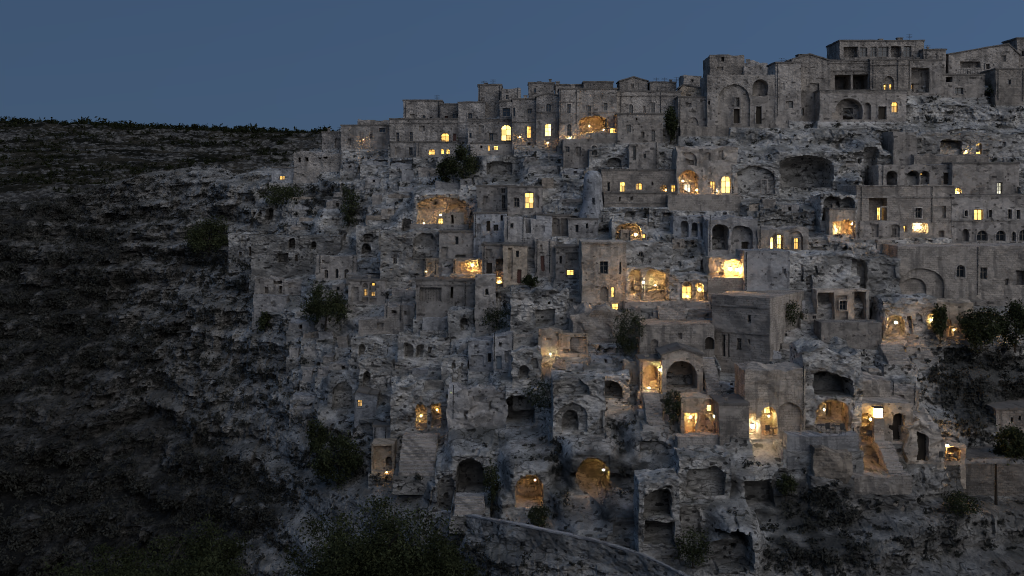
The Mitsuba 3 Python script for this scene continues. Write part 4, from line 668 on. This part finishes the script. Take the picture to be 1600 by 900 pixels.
v, f = ribbon([(.4, -.75), (.4, -1.6), (3.2, -1.6), (3.2, -.7)]); struct('path', (rough(v, .05), f), 'rock_mat', label='stone path along the foot of the caves', uv=np.tile([.1, .8], (len(v), 1)))
X0, Y0, Z0 = ground_at(1500, 716); Yr = D1(1590, 774) - 1.0; X0, Z0 = XZ(1498, 717, Yr)
struct('road', box(X0, X0 + 22, Yr, Yr + 5, Z0 - .5, Z0 + .02), 'stone_mat', label='pale road at the right edge', uv=np.tile([.7, .3], (8, 1)))

# ------------------------------------------------------------------ lamps
def front_of(px, py):
    best = None
    for x0, x1, z0, z1, Y, _ in CARVE:
        X, Z = XZ(px, py, Y)
        if x0 <= X <= x1 and z0 <= Z <= z1 and (best is None or Y < best): best = Y
    for _, x0, x1, z0, z1, Y, _ in cave_faces:
        X, Z = XZ(px, py, Y)
        if x0 <= X <= x1 and z0 <= Z <= z1 and (best is None or Y < best): best = Y
    return best
POWER = .80
def lamp(px, py, off, power, label, name='wall_lamp', r=.10, col=(1., .55, .155), w=None, Y=None, post=0):
    r *= .72; power *= 2.1 if off < 0 else 1.
    Y = (front_of(px, py) or D1(px, py)) + off if Y is None else Y; X, Z = XZ(px, py, Y); t = thing(name, label, 'lamp'); c = np.array([X, Y, Z])
    rad = np.array(col) * power * POWER / (math.pi * r * r)
    part('bulb', ball(c, [r, r, r]), 'lit_mat', t, smooth=True, emitter={'type': 'area', 'radiance': {'type': 'rgb', 'value': [float(q) for q in rad]}, 'sampling_weight': float(max(.5, power) ** .5)})
    if name == 'street_lamp':
        part('pole', cat([rod(c - [0, 0, post], c - [0, 0, r + .02], .05, .04), rod(c + [0, 0, r + .02], c + [0, 0, r + .2], r * 1.3, .03)]), 'iron_mat', t)
    elif off < 0: part('bracket', cat([rod(c + [0, 0, r * 1.02], c + [0, 0, r + .16], r * 1.2, .02), rod(c + [0, 0, r + .12], c + [0, -off + .25, r + .16], .02)]), 'iron_mat', t)
    else: part('cord', rod(c + [0, 0, r * 1.02], c + [0, 0, r + .7], .014), 'iron_mat', t)
    LAMPS.append(t)
lamp(890, 216, -.5, 5, 'uplight at the foot of the tall narrow house', 'floor_lamp')
lamp(921, 197, .9, 9, 'lamp hanging in the lit courtyard vault', 'hanging_lamp')
lamp(943, 203, 1.6, 4, 'second lamp deep inside the lit courtyard vault', 'hanging_lamp')
lamp(812, 214, -.4, .8, 'dim lamp staining the wall orange beside the pediment house')
lamp(568, 218, -.3, .5, 'tiny lamp on the long low house at the far left')
lamp(856, 223, -.4, .7, 'small lamp at the foot of the pediment house', r=.08)
lamp(1067, 283, .8, 3.5, 'lamp lighting the pointed arch', 'hanging_lamp')
lamp(1088, 297, .6, 1.6, 'low lamp inside the pointed arch')
lamp(1121, 298, -.5, 1.2, 'lamp between the two lit openings of the rock cut front')
lamp(1040, 297, .5, .7, 'lamp in the small orange arch', 'hanging_lamp')
lamp(688, 336, 1.2, 6, 'glaring lamp in the left rock hollow', r=.2)
lamp(662, 349, 1.0, 1.8, 'little lamp low in the left rock hollow', r=.12)
lamp(738, 414, -.6, 6, 'bare lamp of the peach walled court', r=.2)
lamp(779, 440, .7, 4, 'lamp at the foot of the yellow staircase')
lamp(788, 425, .9, 3, 'lamp halfway up the yellow staircase')
lamp(993, 366, .9, 11, 'glaring lamp of the open rounded room', r=.22)
lamp(1219, 391, -.6, 1.6, 'balcony lamp of the corner loggia house')
lamp(1005, 441, -.9, 10, 'bright lamp in front of the three rough arches', 'street_lamp', r=.16, post=2.2)
lamp(1024, 446, .9, 4, 'lamp inside the right rough arch', 'hanging_lamp')
lamp(1093, 452, .8, 6, 'lamp glowing in the small right arch', 'hanging_lamp', r=.16)
lamp(1074, 463, .45, 1.2, 'lamp low in the middle glowing arch', r=.08)
lamp(1141, 420, -.3, 10, 'left lamp of the blazing pair', r=.24)
lamp(1152, 421, -.3, 10, 'right lamp of the blazing pair', r=.24)
lamp(1436, 354, .4, 12, 'bright lamp in the niche of the big masonry wall', r=.2, col=(1., .72, .34))
lamp(1307, 359, .5, 8, 'lamp in the open foot of the small box house')
lamp(1331, 350, -.5, 2.2, 'lamp on the side of the small box house', r=.08)
lamp(1497, 301, -.1, 1.5, 'lamp in the little lit niche of the grey house', r=.1)
lamp(1510, 236, -.5, 1.2, 'lamp warming the wall between cave and arched window')
lamp(1031, 578, -.9, 5, 'star bright lamp on the corner of the porch', 'street_lamp', r=.13, post=2.6)
lamp(1014, 606, -.6, 4, 'floor lamp of the lamplit alcove', 'floor_lamp', r=.08)
lamp(909, 541, .8, 12, 'lamp in the small yellow room', r=.2)
lamp(860, 553, -1.2, 5, 'lamp at the foot of the rounded ruin', 'floor_lamp', r=.08)
lamp(1079, 652, .5, 7, 'lamp of the yellow lit court', r=.1)
lamp(1115, 650, -.7, 2, 'lamp under the glowing arched window', r=.08)
lamp(1176, 666, -.3, 6, 'white lamp box beside the dark masonry cube', r=.28, col=(1., .78, .44))
lamp(1201, 650, 1.2, 8, 'lamp hanging in the lit arched doorway', 'hanging_lamp')
lamp(1288, 640, 1.4, 5, 'lamp in the lower arch under the huge dark arch', 'hanging_lamp')
lamp(1322, 655, 1.4, 1.6, 'second lamp in the lower arch under the huge dark arch', 'hanging_lamp')
lamp(1360, 655, .8, 5, 'lamp in the open arch left of the lantern', 'hanging_lamp', r=.13)
lamp(1480, 696, -.6, 8, 'lamp over the low den', r=.18)
lamp(1470, 708, .6, 6, 'lamp inside the low den', 'hanging_lamp')
lamp(1347, 716, -1.2, 3, 'low lamp washing the ground beside the lit steps', 'floor_lamp', r=.07)
lamp(1400, 504, -1.2, 5, 'lamp on a stub post before the ragged rock front', r=.2)
lamp(1455, 500, .5, 3, 'lamp behind the right edge of the ragged rock front', 'hanging_lamp')
lamp(1540, 520, 0, 5, 'uplight between the two garden trees', 'floor_lamp', r=.12)
lamp(1490, 515, -.6, 1.0, 'dim lamp of the peach garden wall')
lamp(658, 650, .9, 3.4, 'lamp in the left amber arch', 'hanging_lamp', col=(1., .5, .1))
lamp(683, 640, .7, .9, 'lamp in the right amber arch', 'hanging_lamp', col=(1., .5, .1))
lamp(705, 614, .4, .35, 'tiny lamp in the square amber hole', 'hanging_lamp', r=.06, col=(1., .5, .1))
lamp(836, 750, 1.6, 5, 'lamp hidden in the orange cave', 'hanging_lamp', col=(1., .5, .12))
lamp(838, 784, 2.2, 3, 'floor lamp in the orange cave', 'floor_lamp', col=(1., .5, .12))
lamp(943, 734, 1.3, 9, 'lamp at the side of the round cave', 'hanging_lamp', col=(1., .55, .16))
lamp(604, 738, -.5, .4, 'dim lamp by the peach wall above the foreground tree')
lamp(666, 424, -.6, .25, 'dim lamp on the terrace beside the cypress', r=.08)

# the lantern on its pillar
Y = front_of(1374, 660) - 1.0; X, Z = XZ(1374, 645, Y); t = thing('lantern_pillar', 'square stone pillar carrying a glowing lantern above the lit steps', 'pillar')
Xb, Zb = XZ(1374, 692, Y); v, f = mtm(m3.Manifold.cube((.95, .95, Z - .55 - Zb + .6)).translate((X - .475, Y, Zb - .6)).refine_to_length(.4)); part('shaft', (rough(v, .04), f), 'masonry_mat', t, uv=np.tile([1.1, .6], (len(v), 1)))
part('lantern', box(X - .36, X + .36, Y + .1, Y + .8, Z - .5, Z + .42), 'lit_mat', t, emitter={'type': 'area', 'radiance': {'type': 'rgb', 'value': [5., 3.1, .95]}, 'sampling_weight': 4.})
part('cap', box(X - .48, X + .48, Y - .02, Y + .92, Z + .42, Z + .52), 'iron_mat', t)

# ------------------------------------------------------------------ trees and scrub
def leaves(c, r, n, size, clumps=26, shell=.55, ragged=0):
    c, r = np.array(c), np.array(r); d = RNG.normal(size=(clumps, 3)); d /= np.linalg.norm(d, axis=1)[:, None]; cc = c + d * r * RNG.uniform(shell, 1., (clumps, 1))
    sp = .19 * np.ones((clumps, 1))
    if ragged:      # several stems of unlike height, twiggy at the top
        cc[:, 2] = c[2] - r[2] + (cc[:, 2] - c[2] + r[2]) * (.35 + .75 * fb(cc[:, 0] * ragged / r[0] + c[0], cc[:, 1] * ragged / r[0], 3, 55)); sp = RNG.uniform(.04, .13, (clumps, 1))
    k = RNG.integers(0, clumps, n); p = cc[k] + RNG.normal(size=(n, 3)) * r * sp[k]
    a = RNG.normal(size=(n, 3)); a /= np.linalg.norm(a, axis=1)[:, None]; b = np.cross(a, RNG.normal(size=(n, 3))); b /= np.linalg.norm(b, axis=1)[:, None]; s = size * RNG.uniform(.5, 1.2, (n, 1))
    v = np.stack([p - a * s, p + b * s * .45, p + a * s, p - b * s * .45], 1).reshape(-1, 3); i = np.arange(n) * 4
    tone = np.repeat((RNG.uniform(.6, 1.5, clumps))[k] * RNG.uniform(.7, 1.3, n), 4)
    return v, np.vstack([np.c_[i, i + 1, i + 2], np.c_[i, i + 2, i + 3]]), np.c_[tone, tone * 0]
def tree(px, py, wp, hp, label, name='tree', dy=-.5, n=2200, size=.2, Y=None, clumps=30, trunk=.05, cat_='tree', ragged=0):
    if Y is None: Y = ground_at(px, py)[1] + dy
    X, Z = XZ(px, py, Y); w, h = wp * Y / F, hp * Y / F; t = thing(name, label, cat_)
    cz = Z + h * (.43 + trunk / 2); n = int(n * 1.25); rz = h * (1 - trunk) / 2
    v, f, u = leaves((X, Y, cz), (w / 2, min(w / 2, 4.), rz), n, size, clumps, .2 if ragged else .55, ragged); part('crown', (v, f), 'leaf_mat', t, uv=u)
    r = max(.05, .028 * h); ms = [rod((X, Y, Z - .8), (X + .05 * w, Y, cz), r, r * .5)]
    for k in range(5):
        a = k * 1.3; ms.append(rod((X + .03 * w, Y, Z + h * (.18 + .05 * k)), (X + .32 * w * math.cos(a), Y + .25 * w * math.sin(a), cz + .4 * rz * math.sin(2 * k)), r * .5, r * .15))
    if name == 'climbing_plant': return t
    m = cat(ms); part('trunk', m, 'wood_mat', t, uv=np.tile([1., 0.], (len(m.vertices), 1))); return t
tree(325, 394, 76, 58, 'big round dark tree on the bare slope at the left', n=4200, size=.2)
tree(508, 508, 66, 66, 'large dark tree below the three narrow doors', n=4200, size=.18)
tree(641, 430, 19, 48, 'slim cypress against the broad blind arch', 'cypress_tree', n=1800, trunk=.08)
tree(722, 284, 42, 58, 'dark ivy covered tree in the cliff under the tall arched window', n=2600)
tree(697, 280, 30, 34, 'smaller dark tree left of the ivy covered one', n=1300)
tree(1048, 216, 18, 50, 'dark upright tree beside the long pale house', 'cypress_tree', n=1400, trunk=.06)
tree(1532, 537, 58, 60, 'garden tree lit from below at the right', n=2600, dy=-2.2)
tree(1586, 540, 54, 68, 'dark garden tree at the right edge', n=2600, dy=-2.2)
tree(1469, 526, 20, 54, 'narrow dark tree at the right end of the ragged rock front', n=1300, dy=-3.)
tree(828, 446, 22, 16, 'trimmed bush on the corner of the peach fronted house', 'bush', n=700, dy=-1.6, trunk=.02, cat_='bush')
tree(1578, 716, 52, 56, 'dark bush before the low pale roofed house', 'bush', n=2400, dy=-2, trunk=.04, cat_='bush')
tree(528, 748, 72, 74, 'brownish bush on the cliff edge above the foreground tree', 'bush', n=3400, dy=-2, trunk=.04, cat_='bush')
tree(494, 702, 32, 46, 'dark bush left of the brownish one', 'bush', n=1500, dy=-2, trunk=.04, cat_='bush')
tree(983, 545, 52, 62, 'ivy hanging over the eroded retaining wall', 'climbing_plant', n=2200, dy=-3.2, trunk=.02, cat_='plant', size=.13)
tree(780, 512, 54, 34, 'dark creeper below the squat pitted tower', 'climbing_plant', n=1500, dy=-1.5, trunk=.02, cat_='plant', size=.13)
tree(1240, 506, 36, 38, 'dark shrub growing out of the corner house wall', 'climbing_plant', n=1000, dy=-3., trunk=.02, cat_='plant', size=.12)
tree(1052, 652, 30, 46, 'shrub beside the lit steps under the porch', 'bush', n=1300, dy=-1.5, trunk=.04, cat_='bush', size=.12)
tree(1557, 158, 28, 30, 'dark bush on the upper right terrace', 'bush', n=900, trunk=.04, cat_='bush')
tree(858, 640, 66, 52, 'dark creeper right of the big square mouthed cave', 'climbing_plant', n=1700, trunk=.02, cat_='plant', size=.13)
tree(1082, 878, 46, 56, 'dark bush at the bottom beside the lowest square cave', 'bush', n=1800, trunk=.03, cat_='bush', size=.12)
tree(1228, 770, 30, 28, 'round bush on the rocks below the parapet', 'bush', n=1000, trunk=.03, cat_='bush', size=.12)
tree(768, 784, 26, 66, 'climbing bush between the lowest left cave and the orange cave', 'bush', n=1500, trunk=.03, cat_='bush', size=.12)
tree(842, 820, 32, 34, 'round bush under the orange cave', 'bush', n=1200, trunk=.03, cat_='bush', size=.12)
tree(1500, 800, 60, 34, 'low bush on the stony ground below the road wall', 'bush', n=1500, trunk=.03, cat_='bush', size=.12)
tree(415, 516, 26, 28, 'greenish bush on the left cliff', 'bush', n=900, trunk=.03, cat_='bush')
tree(440, 320, 70, 34, 'dry thicket on top of the left cliff', 'bush', n=1800, trunk=.02, cat_='bush')
tree(545, 350, 34, 60, 'dark thicket in the cleft right of the left cliff', 'bush', n=1500, trunk=.02, cat_='bush')
tree(585, 960, 290, 230, 'large leafy tree rising in the foreground at the bottom', n=34000, size=.10, Y=56, clumps=260, trunk=.02, ragged=2.2)
tree(690, 930, 120, 90, 'leafy bush right of the foreground tree', 'bush', n=9500, size=.10, Y=60, clumps=120, trunk=.02, cat_='bush', ragged=2.)
tree(230, 950, 340, 120, 'pale green bushes along the bottom left', 'bush', n=16000, size=.095, Y=50, clumps=200, trunk=.02, cat_='bush', ragged=3.)
tree(330, 900, 90, 84, 'dark bush behind the pale green ones', 'bush', n=4500, size=.10, Y=62, clumps=40, trunk=.02, cat_='bush')
# dry scrub on the slopes and ledges
bv, bf, at = [], [], 0
cand = np.argwhere(keep[::3, ::3]) * 3; RNG.shuffle(cand); cnt = 0
for i, j in cand:
    p = .045 + 1.0 * max(0, veg[i, j] - .25) * (.4 if PX[i, j] < 300 or PX[i, j] > 1400 else 1)
    if any(x0 - .3 < gx[j] < x1 + .3 and z0 - .2 < gz[i] < z1 for x0, x1, z0, z1, Y, _ in CARVE): continue
    if any(c[1] - .9 < gx[j] < c[2] + .9 and c[3] - .9 < gz[i] < c[4] + .9 for c in cave_faces): continue
    if RNG.random() > p: continue
    R_ = RNG.uniform(.25, .8) * (1 + .5 * left[i, j] + .5 * (veg[i, j] > .5)); k = int(30 + 36 * R_)
    v, f, _ = leaves((gx[j], Ys[i, j] - .1, gz[i]), (R_, R_, R_ * .75), k, .10 + .13 * R_, clumps=7, shell=.2); bv.append(v); bf.append(f + at); at += len(v); cnt += 1
    if cnt > 3900: break
struct('scrub', (np.vstack(bv), np.vstack(bf)), 'scrub_mat', 'stuff', 'dry scrub on the ledges of the hillside')
def hill_z(X, Y): return HZ[min(max(int((Y - hy[0]) / .9), 0), len(hy) - 1), min(max(int((X - hx[0]) / .9), 0), len(hx) - 1)]
bv, bf, at = [], [], 0
for k in range(4200):
    ridge = k < 700
    Y = RNG.uniform(590, 640) if ridge else RNG.uniform(190, 590); px = RNG.uniform(-30, 560); X = (px - 800) * Y / F
    if not ridge and fb(X / 30, Y / 40, 2, 70) < .44: continue
    if Y < 330: continue
    R_ = RNG.uniform(.8, 2.2) * (1 if ridge else RNG.uniform(.5, 1.1)); R_ *= RNG.uniform(1.3, 2.0) if ridge and RNG.random() < .14 else 1
    v, f, _ = leaves((X, Y, hill_z(X, Y) + R_ * .5), (R_ * 1.15, R_, R_ * .9), 30, .38 * R_, clumps=8, shell=.2); bv.append(v); bf.append(f + at); at += len(v)
struct('far_trees', (np.vstack(bv), np.vstack(bf)), 'leaf_mat', 'stuff', 'low trees and bushes on the far hillside', uv=np.tile([.5, 0.], (at, 1)))

# ------------------------------------------------------------------ small things
def local(px, py, off):
    Y = (front_of(px, py) or D1(px, py)) + off; X, Z = XZ(px, py, Y); return np.array([X, Y, Z])
def cafe_table(px, py, off, label):
    c = local(px, py, off); t = thing('cafe_table', label, 'table')
    part('tabletop', rod(c + [0, 0, .72], c + [0, 0, .76], .42, n=12), 'furniture_mat', t); part('leg', cat([rod(c, c + [0, 0, .72], .04), rod(c, c + [0, 0, .03], .25)]), 'furniture_mat', t)
def chair(px, py, off, label):
    c = local(px, py, off); t = thing('chair', label, 'chair')
    part('seat', box(c[0] - .22, c[0] + .22, c[1] - .22, c[1] + .22, c[2] + .43, c[2] + .47), 'furniture_mat', t); part('backrest', box(c[0] - .22, c[0] + .22, c[1] + .19, c[1] + .22, c[2] + .474, c[2] + .95), 'furniture_mat', t)
    for a in (-.2, .2):
        for b in (-.2, .2): part('leg', rod(c + [a, b, 0], c + [a, b, .43], .02, n=5), 'furniture_mat', t)
cafe_table(1283, 676, -1.0, 'table at the left of the lamplit lower arch'); cafe_table(1305, 677, -1.2, 'table in the middle of the lamplit lower arch'); cafe_table(1208, 680, -.8, 'table before the lit arched doorway')
cafe_table(1352, 688, -.6, 'table inside the open arch left of the lantern'); cafe_table(1484, 720, -.5, 'table of the low blazing den')
chair(1294, 677, -.8, 'chair between the two tables of the lower arch'); chair(1317, 678, -.9, 'chair at the right of the lower arch'); chair(1200, 680, -1.0, 'chair left of the table at the lit doorway'); chair(1360, 688, -.8, 'chair right of the table by the lantern')
chair(1472, 721, -.6, 'chair left of the den table'); chair(1494, 721, -.6, 'chair right of the den table'); chair(1120, 676, -1.0, 'chair in the yellow lit court')
c = local(947, 209, -1.5); t = thing('parasol', 'closed dark parasol on the wall of the lit courtyard', 'parasol'); part('pole', rod(c - [0, 0, .6], c + [0, 0, 2.3], .03), 'iron_mat', t); part('canopy', cat([rod(c + [0, 0, .7], c + [0, 0, 1.3], .09, .16), rod(c + [0, 0, 1.3], c + [0, 0, 2.2], .16, .03)]), 'furniture_mat', t)
c = local(1424, 164, -.6); t = thing('satellite_dish', 'white dish standing beside the lit window under the penthouse', 'dish')
m = trimesh.creation.revolve([(0, 0), (.3, .03), (.55, .10), (.72, .20), (.74, .19), (.56, .07), (.3, 0), (0, -.03)], sections=20); m.apply_transform(trimesh.transformations.rotation_matrix(math.radians(75), [1, 0, 0])); m.apply_translation(c); part('dish', m, 'white_mat', t)
part('mast', cat([rod(c + [0, .1, -1.3], c + [0, .1, 0], .04), rod(c + [0, 0, -.05], c + [.0, -.6, .1], .02), ball(c + [0, -.6, .1], [.06, .06, .06])]), 'iron_mat', t)
Y = D1(912 + 15, 340) - 1.2; X, Z = XZ(927, 340, Y); H_ = 74 * Y / F; t = thing('domed_tower', 'smooth round topped tower with a flared white foot in the middle', 'tower')
pr = [(0, -1.5), (2.1, -1.5), (1.9, .3), (1.5, 1.2), (1.32, 2.2), (1.25, H_ * .62), (1.18, H_ * .84), (1.0, H_ * .93), (.6, H_ * .985), (0, H_)]
m = trimesh.creation.revolve(pr, sections=28); m = m.subdivide(); m.apply_translation([X, Y + .8, Z]); part('wall', (rough(np.array(m.vertices), .05), m.faces), 'stone_mat', t, uv=np.tile([.95, .08], (len(m.vertices), 1)), smooth=True)
b = cat([box(X - .16, X + .16, Y - .58, Y - .3, Z + 1.5, Z + 2.6)]); part('window', b, 'glass_mat', t)
c = np.array(ground_at(1548, 776)) + [0, -1.2, 0]; t = thing('wooden_post', 'dark wooden post before the road wall', 'post'); hp = 56 * c[1] / F; part('shaft', rod(c - [0, 0, .5], c + [0, 0, hp], .16, .09), 'wood_mat', t, uv=np.tile([.7, 0.], (16, 1)))
